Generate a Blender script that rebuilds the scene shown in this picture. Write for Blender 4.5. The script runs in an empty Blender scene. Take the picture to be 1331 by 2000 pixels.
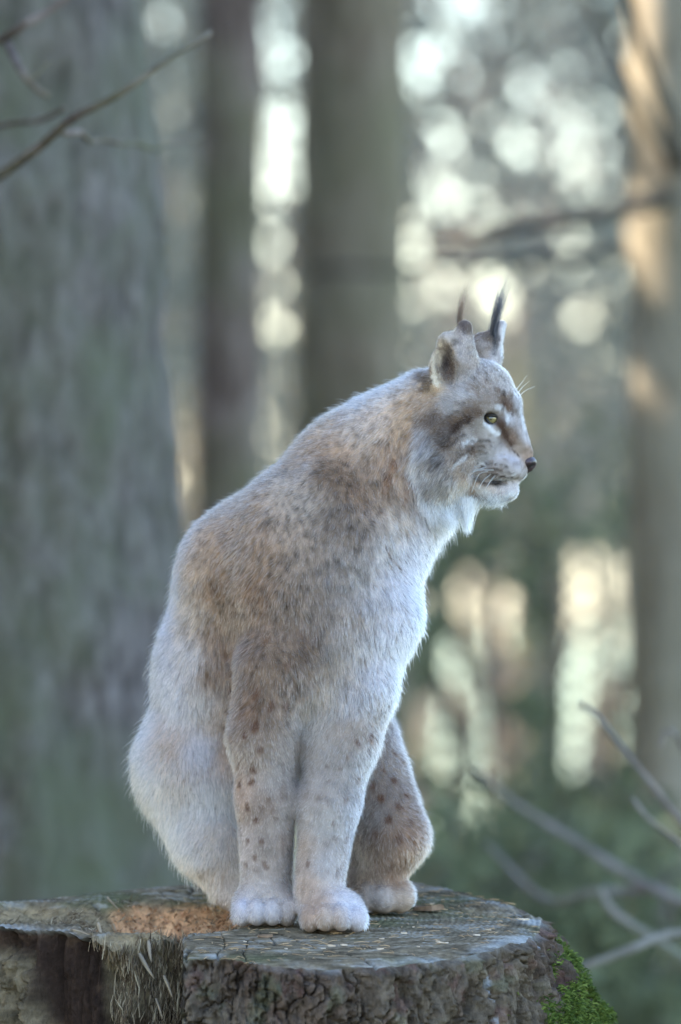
import bpy, bmesh, math, random
import numpy as np
from mathutils import Vector, Matrix, kdtree

RNG = np.random.default_rng(7)
random.seed(7)

# ------------------------------------------------------------------ camera, sky, sun, exposure
S = 0.00065            # metres per photo pixel in the plane of the lynx
DIST = 10.0            # camera to lynx
CAMZ = 1.18
scene = bpy.context.scene
COL = scene.collection

cam_data = bpy.data.cameras.new("camera")
cam = bpy.data.objects.new("camera", cam_data)
COL.objects.link(cam)
cam.location = (0.0, -DIST, CAMZ)
cam.rotation_euler = (math.radians(90), 0, 0)
cam_data.sensor_fit = 'VERTICAL'
cam_data.sensor_height = 36.0
cam_data.lens = 36.0 * DIST / (2000 * S)
cam_data.clip_start = 0.1
cam_data.clip_end = 2000.0
cam_data.dof.use_dof = True
cam_data.dof.focus_distance = DIST - 0.07
cam_data.dof.aperture_fstop = cam_data.lens / 80.0
scene.camera = cam

TOSUN = Vector((-0.78, 0.12, 0.62)).normalized()
world = bpy.data.worlds.new("World")
scene.world = world
world.use_nodes = True
wn = world.node_tree
sky = wn.nodes.new("ShaderNodeTexSky")
sky.sky_type = 'NISHITA'
sky.sun_disc = False
sky.sun_elevation = math.asin(TOSUN.z)
sky.sun_rotation = math.atan2(TOSUN.x, TOSUN.y)
sky.air_density = 1.0
sky.dust_density = 0.4
sky.ozone_density = 2.0
bgn = wn.nodes["Background"]
bgn.inputs["Strength"].default_value = 0.13
wn.links.new(sky.outputs[0], bgn.inputs["Color"])

sun_data = bpy.data.lights.new("sun", 'SUN')
sun_data.energy = 4.2
sun_data.angle = math.radians(0.6)
sun_data.color = (1.0, 0.90, 0.76)
sun = bpy.data.objects.new("sun", sun_data)
COL.objects.link(sun)
sun.location = (-6, 2, 8)
sun.rotation_euler = (-TOSUN).to_track_quat('-Z', 'Y').to_euler()

scene.view_settings.view_transform = 'Standard'
scene.view_settings.look = 'None'
scene.view_settings.gamma = 1.0
scene.view_settings.exposure = 2.7
scene.cycles.use_denoising = True
scene.cycles.use_adaptive_sampling = True
scene.cycles.adaptive_threshold = 0.01
scene.cycles.max_bounces = 10
scene.cycles.diffuse_bounces = 4
scene.cycles.glossy_bounces = 4
scene.cycles.transmission_bounces = 8
scene.cycles.sample_clamp_indirect = 4.0
scene.cycles.sample_clamp_direct = 0.0

# ------------------------------------------------------------------ helpers
def P(u, v, y=0.0):
    """point in the world that stands y metres behind the lynx plane, at photo position (u, v)"""
    k = (DIST + y) / DIST
    return Vector(((u - 665.5) * S * k, y, CAMZ + (1000 - v) * S * k))

def uv_of(p):
    k = (DIST + p[:, 1]) / DIST
    return p[:, 0] / (S * k) + 665.5, 1000 - (p[:, 2] - CAMZ) / (S * k)

def lin(c):
    c = np.asarray(c, float)
    if c.max() > 1.5: c = c / 255.0
    return np.where(c <= 0.04045, c / 12.92, ((c + 0.055) / 1.055) ** 2.4)

def hash3(x, y, z, seed):
    with np.errstate(over='ignore'):
        h = (x.astype(np.uint32) * np.uint32(374761393) + y.astype(np.uint32) * np.uint32(668265263)
             + z.astype(np.uint32) * np.uint32(2246822519) + np.uint32((seed * 3266489917) & 0xffffffff))
        h = (h ^ (h >> np.uint32(13))) * np.uint32(1274126177)
        h = h ^ (h >> np.uint32(16))
        h = h * np.uint32(2654435761)
        h = h ^ (h >> np.uint32(15))
    return h.astype(np.float64) / 4294967295.0

def vnoise(p, seed=0):
    p = np.asarray(p, float)
    i = np.floor(p).astype(np.int64); f = p - i; f = f * f * (3 - 2 * f)
    r = 0
    for dx in (0, 1):
        for dy in (0, 1):
            for dz in (0, 1):
                w = (f[:, 0] if dx else 1 - f[:, 0]) * (f[:, 1] if dy else 1 - f[:, 1]) * (f[:, 2] if dz else 1 - f[:, 2])
                r = r + w * hash3(i[:, 0] + dx, i[:, 1] + dy, i[:, 2] + dz, seed)
    return r * 2 - 1

def fbm(p, octaves=4, seed=0, gain=0.5):
    a, t, r = 1.0, 0.0, 0
    q = np.asarray(p, float)
    for o in range(octaves):
        r = r + a * vnoise(q, seed + o * 17); t += a; a *= gain; q = q * 2.03 + 11.3
    return r / t

def smooth(a, b, x):
    t = np.clip((x - a) / (b - a), 0, 1); return t * t * (3 - 2 * t)

def mesh_from(name, verts, faces, smooth_shade=True, cols=None):
    me = bpy.data.meshes.new(name)
    verts = np.asarray(verts, float).reshape(-1, 3)
    if isinstance(faces, np.ndarray):
        nf, k = faces.shape
        me.vertices.add(len(verts)); me.vertices.foreach_set("co", verts.ravel())
        me.loops.add(nf * k); me.loops.foreach_set("vertex_index", faces.astype(np.int32).ravel())
        me.polygons.add(nf); me.polygons.foreach_set("loop_start", np.arange(0, nf * k, k, dtype=np.int32))
        me.update(calc_edges=True); me.validate()
    else:
        me.from_pydata(verts.tolist(), [], faces); me.update()
    if smooth_shade and len(me.polygons):
        me.polygons.foreach_set("use_smooth", np.ones(len(me.polygons), dtype=bool))
    if cols is not None:
        at = me.color_attributes.new("col", 'FLOAT_COLOR', 'POINT')
        c4 = np.ones((len(verts), 4), np.float32); c4[:, :3] = cols
        at.data.foreach_set("color", c4.ravel())
    return me

def link(name, data, mat=None, parent=None):
    """link an object whose mesh is given in world coordinates (or placed later by its own location)"""
    o = bpy.data.objects.new(name, data)
    COL.objects.link(o)
    if mat is not None and data is not None and not len(data.materials): data.materials.append(mat)
    if parent is not None:
        o.parent = parent
        if parent.parent is None: o.matrix_parent_inverse = Matrix.Translation(parent.location).inverted()
    return o

def tag(o, label=None, cat=None, group=None, kind=None):
    if label: o["label"] = label
    if cat: o["category"] = cat
    if group: o["group"] = group
    if kind: o["kind"] = kind
    return o

def empty(name, loc, label, cat, group=None):
    o = bpy.data.objects.new(name, None)
    COL.objects.link(o); o.location = loc; o.empty_display_size = 0.1
    return tag(o, label, cat, group)

class NB:
    """small node-tree builder"""
    def __init__(self, name):
        self.m = bpy.data.materials.new(name); self.m.use_nodes = True
        self.t = self.m.node_tree; self.b = self.t.nodes["Principled BSDF"]
        self.out = self.t.nodes["Material Output"]
        self.tc = None
    def n(self, typ, **kw):
        nd = self.t.nodes.new(typ)
        for k, v in kw.items():
            if k.startswith("i_"):
                key = k[2:]
                key = int(key) if key.isdigit() else key
                nd.inputs[key].default_value = v
            else: setattr(nd, k, v)
        return nd
    def l(self, a, b): self.t.links.new(a, b)
    def coord(self, scale=(1, 1, 1), kind="Object"):
        tc = self.n("ShaderNodeTexCoord"); mp = self.n("ShaderNodeMapping")
        mp.inputs["Scale"].default_value = scale
        self.l(tc.outputs[kind], mp.inputs[0]); return mp.outputs[0]
    def noise(self, scale, detail=6, rough=0.6, vec=None, dist=0.0):
        nd = self.n("ShaderNodeTexNoise"); nd.inputs["Scale"].default_value = scale
        nd.inputs["Detail"].default_value = detail; nd.inputs["Roughness"].default_value = rough
        nd.inputs["Distortion"].default_value = dist
        if vec is not None: self.l(vec, nd.inputs["Vector"])
        return nd.outputs["Fac"]
    def ramp(self, fac, stops):
        nd = self.n("ShaderNodeValToRGB"); e = nd.color_ramp.elements
        while len(e) < len(stops): e.new(0.5)
        for el, (pos, c) in zip(e, stops):
            el.position = pos; el.color = (*c, 1)
        self.l(fac, nd.inputs[0]); return nd.outputs[0]
    def mix(self, fac, a, b, mode='MIX'):
        nd = self.n("ShaderNodeMix"); nd.data_type = 'RGBA'; nd.blend_type = mode
        for val, idx in ((fac, 0), (a, 6), (b, 7)):
            if isinstance(val, (int, float)): nd.inputs[idx].default_value = val
            elif isinstance(val, tuple): nd.inputs[idx].default_value = (*val, 1)
            else: self.l(val, nd.inputs[idx])
        return nd.outputs[2]
    def attr(self, name):
        nd = self.n("ShaderNodeAttribute"); nd.attribute_name = name; return nd.outputs["Color"]
    def bump(self, h, strength=0.4, distance=0.01):
        nd = self.n("ShaderNodeBump"); nd.inputs["Strength"].default_value = strength
        nd.inputs["Distance"].default_value = distance
        self.l(h, nd.inputs["Height"]); self.l(nd.outputs[0], self.b.inputs["Normal"])
    def done(self, color=None, rough=0.9, spec=0.2):
        if color is not None:
            if isinstance(color, tuple): self.b.inputs["Base Color"].default_value = (*color, 1)
            else: self.l(color, self.b.inputs["Base Color"])
        self.b.inputs["Roughness"].default_value = rough
        self.b.inputs["Specular IOR Level"].default_value = spec
        return self.m

def mat_plain(name, c, rough=0.8, spec=0.3, var=0.25, scale=12):
    b = NB(name); v = b.coord()
    f = b.noise(scale, 5, 0.6, v)
    c0 = tuple(x * (1 - var) for x in c); c1 = tuple(min(1, x * (1 + var)) for x in c)
    return b.done(b.ramp(f, [(0.3, c0), (0.7, c1)]), rough, spec)

def mat_bark(name, dark, mid, light, moss, moss_amt, sc=14):
    b = NB(name); v = b.coord((1, 1, 0.4)); v2 = b.coord()
    f = b.noise(sc, 8, 0.65, v, 0.3)
    c = b.ramp(f, [(0.34, dark), (0.5, mid), (0.68, light)])
    g = b.noise(3.0, 6, 0.65, v2)
    gm = b.ramp(g, [(0.5 - moss_amt * 0.3, (0, 0, 0)), (0.75 - moss_amt * 0.2, (1, 1, 1))])
    c = b.mix(gm, c, moss)
    b.bump(f, 0.7, 0.03)
    return b.done(c, 0.95, 0.1)

def mat_leaf(name, c0, c1, c2, trans=0.35):
    b = NB(name)
    oi = b.n("ShaderNodeNewGeometry")
    c = b.ramp(oi.outputs["Random Per Island"], [(0.0, c0), (0.5, c1), (1.0, c2)])
    b.l(c, b.b.inputs["Base Color"])
    b.b.inputs["Roughness"].default_value = 0.7
    b.b.inputs["Specular IOR Level"].default_value = 0.15
    tr = b.n("ShaderNodeBsdfTranslucent"); b.l(c, tr.inputs["Color"])
    ms = b.n("ShaderNodeMixShader"); ms.inputs[0].default_value = trans
    b.l(b.b.outputs[0], ms.inputs[1]); b.l(tr.outputs[0], ms.inputs[2]); b.l(ms.outputs[0], b.out.inputs["Surface"])
    return b.m

def tube(pts, radii, sides=8, noise_amp=0.0, seed=0, freq=(9, 9, 2.5)):
    """verts, quad faces of a tapering tube along points"""
    pts = np.asarray(pts, float); n = len(pts)
    radii = np.broadcast_to(np.asarray(radii, float), (n,))
    t = np.gradient(pts, axis=0); t /= np.linalg.norm(t, axis=1)[:, None] + 1e-12
    ref = np.array([0.31, 0.22, 0.93]) if abs(t[0] @ np.array([0.31, 0.22, 0.93])) < 0.9 else np.array([1.0, 0, 0])
    vs = []
    a = np.linspace(0, 2 * np.pi, sides, endpoint=False)
    for i in range(n):
        x = np.cross(t[i], ref); x /= np.linalg.norm(x); y = np.cross(t[i], x)
        vs.append(pts[i] + radii[i] * (np.cos(a)[:, None] * x + np.sin(a)[:, None] * y))
    v = np.concatenate(vs)
    if noise_amp:
        c = np.repeat(pts, sides, axis=0); r = np.repeat(radii, sides)
        d = (v - c) / r[:, None]
        nz = fbm(v * np.array(freq), 5, seed)
        v = c + d * (r * (1 + noise_amp * nz))[:, None]
    f = []
    for i in range(n - 1):
        for j in range(sides):
            f.append((i * sides + j, i * sides + (j + 1) % sides, (i + 1) * sides + (j + 1) % sides, (i + 1) * sides + j))
    f = np.array(f)
    # caps
    v = np.vstack([v, pts[:1], pts[-1:]])
    c0, c1 = len(v) - 2, len(v) - 1
    caps = [(c0, (j + 1) % sides, j, c0) for j in range(sides)] + [(c1, (n - 1) * sides + j, (n - 1) * sides + (j + 1) % sides, c1) for j in range(sides)]
    return v, [tuple(q) for q in f] + [(a_, b_, c_) for a_, b_, c_, _ in caps]

def tube_mesh(name, pts, radii, sides=8, noise_amp=0.0, seed=0, freq=(9, 9, 2.5)):
    v, f = tube(pts, radii, sides, noise_amp, seed, freq)
    return mesh_from(name, v, f)

def spline(pts, n):
    """Catmull-Rom through pts"""
    p = np.asarray([tuple(q) for q in pts], float); p = np.vstack([2 * p[0] - p[1], p, 2 * p[-1] - p[-2]])
    m = len(p) - 3; out = []
    for t in np.linspace(0, m - 1e-6, n):
        i = int(t); f = t - i; a, b, c, d = p[i:i + 4]
        out.append(0.5 * (2 * b + (c - a) * f + (2 * a - 5 * b + 4 * c - d) * f * f + (3 * b - a - 3 * c + d) * f ** 3))
    return np.array(out)

# ------------------------------------------------------------------ ground
def ground_z(x, y):
    return -0.015 * np.maximum(y - 14, 0)

def build_ground():
    ys = np.concatenate([np.linspace(-12, 30, 85), np.geomspace(31, 1500, 45)])
    xs = np.concatenate([-np.geomspace(14, 900, 26)[::-1], np.linspace(-13, 13, 53), np.geomspace(14, 900, 26)])
    X, Y = np.meshgrid(xs, ys)
    p = np.stack([X.ravel(), Y.ravel(), np.zeros(X.size)], 1)
    z = ground_z(p[:, 0], p[:, 1]) + 0.05 * fbm(p * 0.6, 4, 3)
    z = z * 1.0
    p[:, 2] = z
    nx, ny = len(xs), len(ys)
    i = np.arange(ny - 1)[:, None] * nx + np.arange(nx - 1)[None]
    f = np.stack([i, i + 1, i + nx + 1, i + nx], -1).reshape(-1, 4)
    me = mesh_from("ground", p, f)
    b = NB("forest_floor")
    v = b.coord()
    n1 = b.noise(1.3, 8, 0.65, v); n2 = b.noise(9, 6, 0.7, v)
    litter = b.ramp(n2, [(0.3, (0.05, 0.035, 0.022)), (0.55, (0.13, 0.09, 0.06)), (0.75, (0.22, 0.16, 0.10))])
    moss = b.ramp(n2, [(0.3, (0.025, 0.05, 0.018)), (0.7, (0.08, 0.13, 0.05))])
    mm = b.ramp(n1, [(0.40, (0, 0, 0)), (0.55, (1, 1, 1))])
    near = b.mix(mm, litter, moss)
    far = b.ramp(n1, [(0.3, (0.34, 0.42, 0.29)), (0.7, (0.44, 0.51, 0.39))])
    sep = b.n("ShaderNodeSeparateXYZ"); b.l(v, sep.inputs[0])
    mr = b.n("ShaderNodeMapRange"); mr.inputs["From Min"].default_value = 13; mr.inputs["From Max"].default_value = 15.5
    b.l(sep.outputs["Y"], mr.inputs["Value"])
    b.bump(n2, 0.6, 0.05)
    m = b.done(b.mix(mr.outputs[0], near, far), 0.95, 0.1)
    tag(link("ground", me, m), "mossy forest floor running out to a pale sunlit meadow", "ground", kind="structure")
build_ground()

# ------------------------------------------------------------------ trees
M_bark_grey = mat_bark("bark_grey", (0.06, 0.05, 0.045), (0.13, 0.11, 0.10), (0.225, 0.195, 0.18), (0.115, 0.12, 0.075), 0.36, 26)
M_bark_brown = mat_bark("bark_brown", (0.07, 0.05, 0.04), (0.16, 0.12, 0.10), (0.26, 0.21, 0.18), (0.13, 0.13, 0.07), 0.25)
M_bark_olive = mat_bark("bark_olive", (0.095, 0.07, 0.05), (0.20, 0.155, 0.112), (0.29, 0.235, 0.18), (0.16, 0.145, 0.09), 0.35)
M_bark_pine = mat_bark("bark_pine", (0.15, 0.12, 0.085), (0.26, 0.22, 0.16), (0.36, 0.31, 0.235), (0.23, 0.2, 0.14), 0.2)
M_bark_dark = mat_bark("bark_dark", (0.025, 0.02, 0.018), (0.05, 0.042, 0.036), (0.085, 0.07, 0.06), (0.06, 0.06, 0.04), 0.2)
M_grey_twig = mat_bark("grey_twig_bark", (0.13, 0.10, 0.09), (0.24, 0.20, 0.18), (0.34, 0.29, 0.26), (0.2, 0.2, 0.14), 0.25)
M_twig = mat_bark("twig_bark", (0.10, 0.075, 0.06), (0.22, 0.17, 0.15), (0.34, 0.27, 0.25), (0.15, 0.17, 0.10), 0.25)
M_needles = mat_leaf("spruce_needles", (0.02, 0.04, 0.022), (0.035, 0.06, 0.032), (0.06, 0.085, 0.045), 0.2)

def leaf_quads(centers, size, aspect=0.5, droop=0.0, seed=0, bend=0.2):
    """one bent leaf (two quads) per centre, random direction; returns verts, faces"""
    r = np.random.default_rng(seed); n = len(centers)
    d = r.normal(size=(n, 3)); d[:, 2] -= droop; d /= np.linalg.norm(d, axis=1)[:, None]
    e = r.normal(size=(n, 3)); e -= (e * d).sum(1)[:, None] * d; e /= np.linalg.norm(e, axis=1)[:, None]
    nn = np.cross(d, e)
    L = (size * r.uniform(0.6, 1.4, n))[:, None]; W = L * aspect
    b = nn * L * bend
    c = np.asarray(centers)
    pts = np.stack([c - d * L * .5, c - d * L * .05 - e * W * .5 + b, c + d * L * .5, c - d * L * .05 + e * W * .5 + b], 1).reshape(-1, 3)
    i = np.arange(n)[:, None] * 4
    f = np.concatenate([i + np.array([0, 1, 2]), i + np.array([0, 2, 3])], 0)
    return pts, f

def spruce_crown_points(n, h, r0, seed, full=0.55):
    r = np.random.default_rng(seed)
    t = 1 - np.sqrt(r.uniform(0, 1, n))           # more low down
    ang = r.uniform(0, 2 * np.pi, n)
    whorl = np.floor(t * 16) / 16
    rad = r0 * (1 - t) * np.sqrt(r.uniform(0.02, 1, n)) * (0.75 + 0.25 * np.sin(ang * 5 + whorl * 40))
    z = whorl * h + (t - whorl) * h * 0.5 - rad * 0.35
    return np.stack([rad * np.cos(ang), rad * np.sin(ang), z], 1)

CROWNS = []
for k in range(3):
    pts = spruce_crown_points(3800, 12, 2.1, 50 + k)
    v, f = leaf_quads(pts, 0.42, 0.42, 0.5, 60 + k)
    me = mesh_from("spruce_crown", v, f, False); me.materials.append(M_needles); CROWNS.append(me)

def place(name, me, loc, rotz, scale, parent):
    o = bpy.data.objects.new(name, me); COL.objects.link(o)
    o.parent = parent; o.matrix_parent_inverse = Matrix.Translation(parent.location).inverted()
    o.location = loc; o.rotation_euler = (0, 0, rotz); o.scale = (scale, scale, scale)
    return o

def tree(name, pts, radii, mat, label, group=None, crown_z=7.0, crown=0, crown_scale=1.0, sides=28, amp=0.12, seed=0):
    """tree whose trunk follows pts (world); crown of needle sprays up high"""
    pts = np.array([tuple(p) for p in pts], float)
    root = empty(name, tuple(pts[0]), label, "tree", group)
    c = spline(pts, 400 if sides > 30 else 120); rr = np.interp(np.linspace(0, 1, len(c)), np.linspace(0, 1, len(radii)), radii)
    link("trunk", tube_mesh("trunk", c, rr, sides, amp, seed, (20, 20, 6) if sides > 30 else (9, 9, 2.5)), mat, root)
    if crown is not None:
        p = c[np.argmin(abs(c[:, 2] - crown_z))]
        place("crown", CROWNS[crown], (p[0], p[1], crown_z), seed * 1.3, crown_scale, root)
    return root

def vertical(u_l, u_r, y, lean=0.0, top=18.0):
    """trunk between two photo columns y metres behind the lynx"""
    k = (DIST + y) / DIST
    x = ((u_l + u_r) / 2 - 665.5) * S * k; r = (u_r - u_l) / 2 * S * k
    g = float(ground_z(0, np.array(y)))
    zs = [g - 0.1, g + 0.3, 1.2, 4, 9, top]
    return [(x + lean * (z - CAMZ), y, z) for z in zs], [r * 1.25, r * 1.05, r, r * 0.92, r * 0.7, r * 0.15]

p_, r_ = vertical(-330, 348, 3.0, -0.065)
big = tree("spruce_tree", p_, r_, M_bark_grey, "thick grey mossy spruce trunk close behind the lynx, with dead twigs", "spruces behind the stump", 8, 0, 1.0, 140, 0.12, 1)
p_, r_ = vertical(382, 513, 9.0, 0.004)
tree("spruce_tree", p_, r_, M_bark_brown, "slender brown trunk standing between the thick grey trunk and a bright gap", "spruces behind the stump", 7, 1, 1.0, 28, 0.08, 2)
p_, r_ = vertical(574, 799, 10.5, 0.003)
tree("spruce_tree", p_, r_, M_bark_olive, "wide olive brown trunk rising straight behind the back of the lynx", "spruces behind the stump", 8, 2, 1.0, 36, 0.08, 3)
p_, r_ = vertical(1228, 1420, 7.5, -0.01)
pine = tree("pine_tree", p_, r_, M_bark_pine, "ochre barked pine trunk cut by the frame beside the light foliage", "spruces behind the stump", 9, 1, 0.9, 36, 0.10, 4)
k_ = (DIST + 17) / DIST
g_ = P(1040, 1000, 17)
tree("broken_snag", [(g_.x, 17, -0.15), (g_.x, 17, 0.3), (g_.x + 0.01, 17, 1.2), (g_.x - 0.04, 17, 1.9)], [0.13, 0.10, 0.085, 0.05], M_bark_brown,
     "broken dark snag between the two pale glowing gaps below the muzzle", "spruces behind the stump", crown=None, sides=24, amp=0.1, seed=5)

def branch(name, uvw, r0, r1, mat, parent, seed=0, n=24):
    c = spline([P(*q) for q in uvw], n)
    w = np.array(c); w += 0.008 * np.stack([vnoise(c * 9 + 3, seed), vnoise(c * 9 + 40, seed), vnoise(c * 9 + 80, seed)], 1)
    return link(name, tube_mesh(name, w, np.linspace(r0, r1, n), 8, 0.1, seed), mat, parent)

# dead twigs that hang from the thick trunk, nearer than the trunk itself
branch("dead_branch", [(-320, 560, 2.6), (-120, 420, 1.9), (40, 320, 1.5), (150, 225, 1.35), (280, 150, 1.3), (405, 58, 1.35)], 0.0097, 0.0037, M_bark_brown, big, 1)
branch("dead_branch", [(-220, 240, 2.6), (-60, 120, 2.0), (30, 62, 1.8), (90, 30, 1.8), (170, -30, 1.8)], 0.0083, 0.0045, M_bark_brown, big, 2)
branch("dead_branch", [(18, 95, 1.8), (45, 140, 1.7), (75, 175, 1.7), (105, 195, 1.7)], 0.0067, 0.0045, M_bark_brown, big, 3)
branch("dead_branch", [(120, 250, 1.4), (190, 272, 1.7), (290, 285, 2.2), (400, 262, 2.6)], 0.0053, 0.0030, M_bark_brown, big, 4)
branch("dead_branch", [(-60, 390, 1.2), (0, 345, 1.1), (30, 318, 1.05), (62, 292, 1.0)], 0.0030, 0.0015, M_bark_brown, big, 5)
branch("dead_branch", [(-200, 330, 2.7), (-40, 262, 2.1), (60, 235, 1.9), (120, 210, 1.8)], 0.0060, 0.0030, M_bark_brown, big, 6)
branch("dead_branch", [(60, 150, 1.6), (80, 135, 1.6), (95, 120, 1.6)], 0.0023, 0.0015, M_bark_brown, big, 7)
# boughs of the pine reaching across the light foliage
branch("bough", [(1300, 385, 7.4), (1200, 408, 7.0), (1100, 435, 6.8), (980, 450, 6.8), (860, 480, 7.0)], 0.022, 0.008, M_bark_dark, pine, 8)
branch("bough", [(1300, 520, 7.5), (1180, 500, 8.5), (900, 520, 9.6), (600, 525, 9.6)], 0.016, 0.008, M_bark_dark, pine, 9)
branch("bough", [(1320, 330, 7.4), (1260, 220, 7.0), (1190, 90, 6.8), (1120, -60, 6.8)], 0.013, 0.008, M_bark_dark, pine, 10)
branch("bough", [(1340, 330, 7.2), (1310, 230, 6.2), (1270, 130, 5.6), (1215, -60, 5.2)], 0.013, 0.008, M_bark_dark, pine, 11)

# unseen spruces, added to keep the sun off the stump and trunks behind
def off_tree(x, y, cz, sc, k, label):
    tree("spruce_tree", [(x, y, -0.1), (x, y, 0.4 * sc), (x, y, 4 * sc), (x, y, 9 * sc), (x, y, cz + 11.5 * sc)], [0.34 * sc, 0.24 * sc, 0.2 * sc, 0.14 * sc, 0.03 * sc], M_bark_grey, label,
         "spruces outside the picture", cz, k % 3, sc, 20, 0.08, 20 + k)
SHADE = [(-4.6, 1.3, 2.4, 1.0), (-6.4, 3.2, 2.2, 1.1), (-7.6, 0.6, 2.6, 1.1), (-5.2, -2.2, 2.4, 1.0), (-5.6, 6.5, 2.4, 1.1), (-8.4, 5.9, 2.4, 1.2),
         (-9.5, 4.8, 2.2, 1.25), (-8.2, 13.0, 2.2, 1.1), (-4.5, 10.0, 1.4, 0.6), (-5.8, 11.9, 2.0, 0.95), (-7.4, 11.9, 3.0, 1.1), (-6.4, 10.35, 3.0, 0.95), (-3.0, 8.1, 0.3, 0.43), (-3.4, 8.45, 0.3, 0.42), (-2.7, 7.85, 0.3, 0.37)]
for k, (x, y, cz, sc) in enumerate(SHADE):
    off_tree(x, y, cz, sc, k, "unseen spruce outside the picture, added to shade the stump and trunks")

# ------------------------------------------------------------------ light woodland further back: crowns with gaps
GAPS_HI = [(545, 300, 52, 115), (528, 60, 25, 30), (552, 125, 24, 28), (545, 480, 26, 26), (540, 560, 22, 26), (545, 640, 20, 26), (815, 140, 30, 52), (875, 85, 40, 32), (930, 5, 52, 28),
           (1140, 325, 44, 74), (890, 285, 40, 36), (1000, 285, 36, 36), (1030, 185, 24, 24), (845, 345, 22, 26), (945, 560, 46, 52), (990, 600, 30, 30), (848, 560, 38, 48),
           (820, 465, 30, 34), (1165, 605, 38, 50), (1000, 430, 24, 24), (1118, 225, 26, 30), (325, 45, 26, 34), (350, 225, 26, 36), (362, 405, 22, 36),
           (350, 640, 16, 50), (930, 420, 22, 28), (860, 640, 30, 22)]
_r = np.random.default_rng(404)
GAPS_HI += [(a, b, c, c * d) for a, b, c, d in zip(_r.uniform(785, 1210, 75), _r.uniform(-20, 690, 75), _r.uniform(10, 22, 75), _r.uniform(0.8, 1.3, 75))]
GAPS_HI += [(a, b, c, c * d) for a, b, c, d in zip(_r.uniform(320, 385, 14), _r.uniform(0, 980, 14), _r.uniform(8, 15, 14), _r.uniform(0.8, 1.5, 14))]
GAPS_LO = [(1165, 1150, 90, 80), (1165, 1290, 128, 108), (1150, 1450, 72, 66), (945, 1200, 68, 76), (940, 1300, 88, 92), (850, 1420, 74, 70), (925, 1450, 98, 84),
           (885, 1560, 94, 84), (370, 900, 35, 150)]

GAPS_LO = [(a, b, c * 1.13, d * 1.1) for a, b, c, d in GAPS_LO]

def openness(u, v, gaps, soft=0.2):
    o = np.zeros(len(u))
    for gu, gv, ru, rv in gaps:
        d = np.sqrt(((u - gu) / ru) ** 2 + ((v - gv) / rv) ** 2)
        o = np.maximum(o, 1 - smooth(1 - soft, 1 + soft, d))
    return o

LEAFMATS = [mat_leaf("leaf_dull_green", (0.04, 0.046, 0.04), (0.065, 0.073, 0.063), (0.10, 0.108, 0.092)),
            mat_leaf("leaf_tan", (0.10, 0.072, 0.06), (0.22, 0.16, 0.135), (0.44, 0.32, 0.275)),
            mat_leaf("leaf_green", (0.10, 0.115, 0.062), (0.15, 0.165, 0.09), (0.20, 0.22, 0.125))]

def woodland(specs, v0, v1, depth, gaps, per_px, size, seed, thin=0.06, clump=0.0, fade=(1, 1)):
    """specs: (u centre, half width, y, leaf material, name, label). leaves fill each tree's own column, thinner where light comes through"""
    r = np.random.default_rng(seed)
    for k, (uc, hw, y, lm, nm, label, grp) in enumerate(specs):
        n = int(2 * hw * (v1 - v0) * per_px)
        u = uc + hw * 1.25 * np.clip(r.normal(0, 0.62, n), -1.6, 1.6); v = r.uniform(v0, v1, n)
        yy = y + r.normal(0, depth, n)
        keep = r.uniform(0, 1, n) > openness(u, v, gaps) * (1 - thin)
        keep &= r.uniform(0, 1, n) < smooth(v0, v0 + fade[0], v) * smooth(v1, v1 - fade[1], v)
        if clump:
            q = np.stack([u / 70, v / 70, yy * 0.7], 1)
            keep &= fbm(q, 2, seed + k) > -clump
        u, v, yy = u[keep], v[keep], yy[keep]
        kk = (DIST + yy) / DIST
        pts = np.stack([(u - 665.5) * S * kk, yy, CAMZ + (1000 - v) * S * kk], 1)
        pts = pts[pts[:, 2] > ground_z(0, pts[:, 1]) + 0.02]
        g = float(ground_z(0, np.array(y)))
        base = P(uc, 1000, y)
        root = empty(nm, (base.x, y, g), label, "tree" if "tree" in nm else "bush", grp)
        top = P(uc, v0, y).z
        tr = spline([(base.x, y, g - 0.05), (base.x + 0.1, y, g + (top - g) * 0.4), (base.x - 0.1, y, top)], 24)
        link("trunk" if "tree" in nm else "stem", tube_mesh("trunk", tr, np.linspace(0.05, 0.012, 24) * (1.6 if "tree" in nm else 0.3), 8, 0.1, k), M_bark_brown, root)
        bm_v, bm_f, off = [], [], 0
        for j in range(7):
            i = 5 + j * 2
            a = tr[i]; e = pts[r.integers(len(pts))]
            tv, tf = tube(spline([a, (a + e) / 2 + np.array([0, 0, 0.1]), e], 10), np.linspace(0.016, 0.004, 10), 6)
            bm_v.append(tv); bm_f += [tuple(x + off for x in q) for q in tf]; off += len(tv)
        link("limbs", mesh_from("limbs", np.concatenate(bm_v), bm_f), M_bark_brown, root)
        vv, ff = leaf_quads(pts, size, 0.62, 0.2, seed * 31 + k)
        link("crown" if "tree" in nm else "foliage", mesh_from("foliage", vv, ff, False), LEAFMATS[lm], root)

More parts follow.
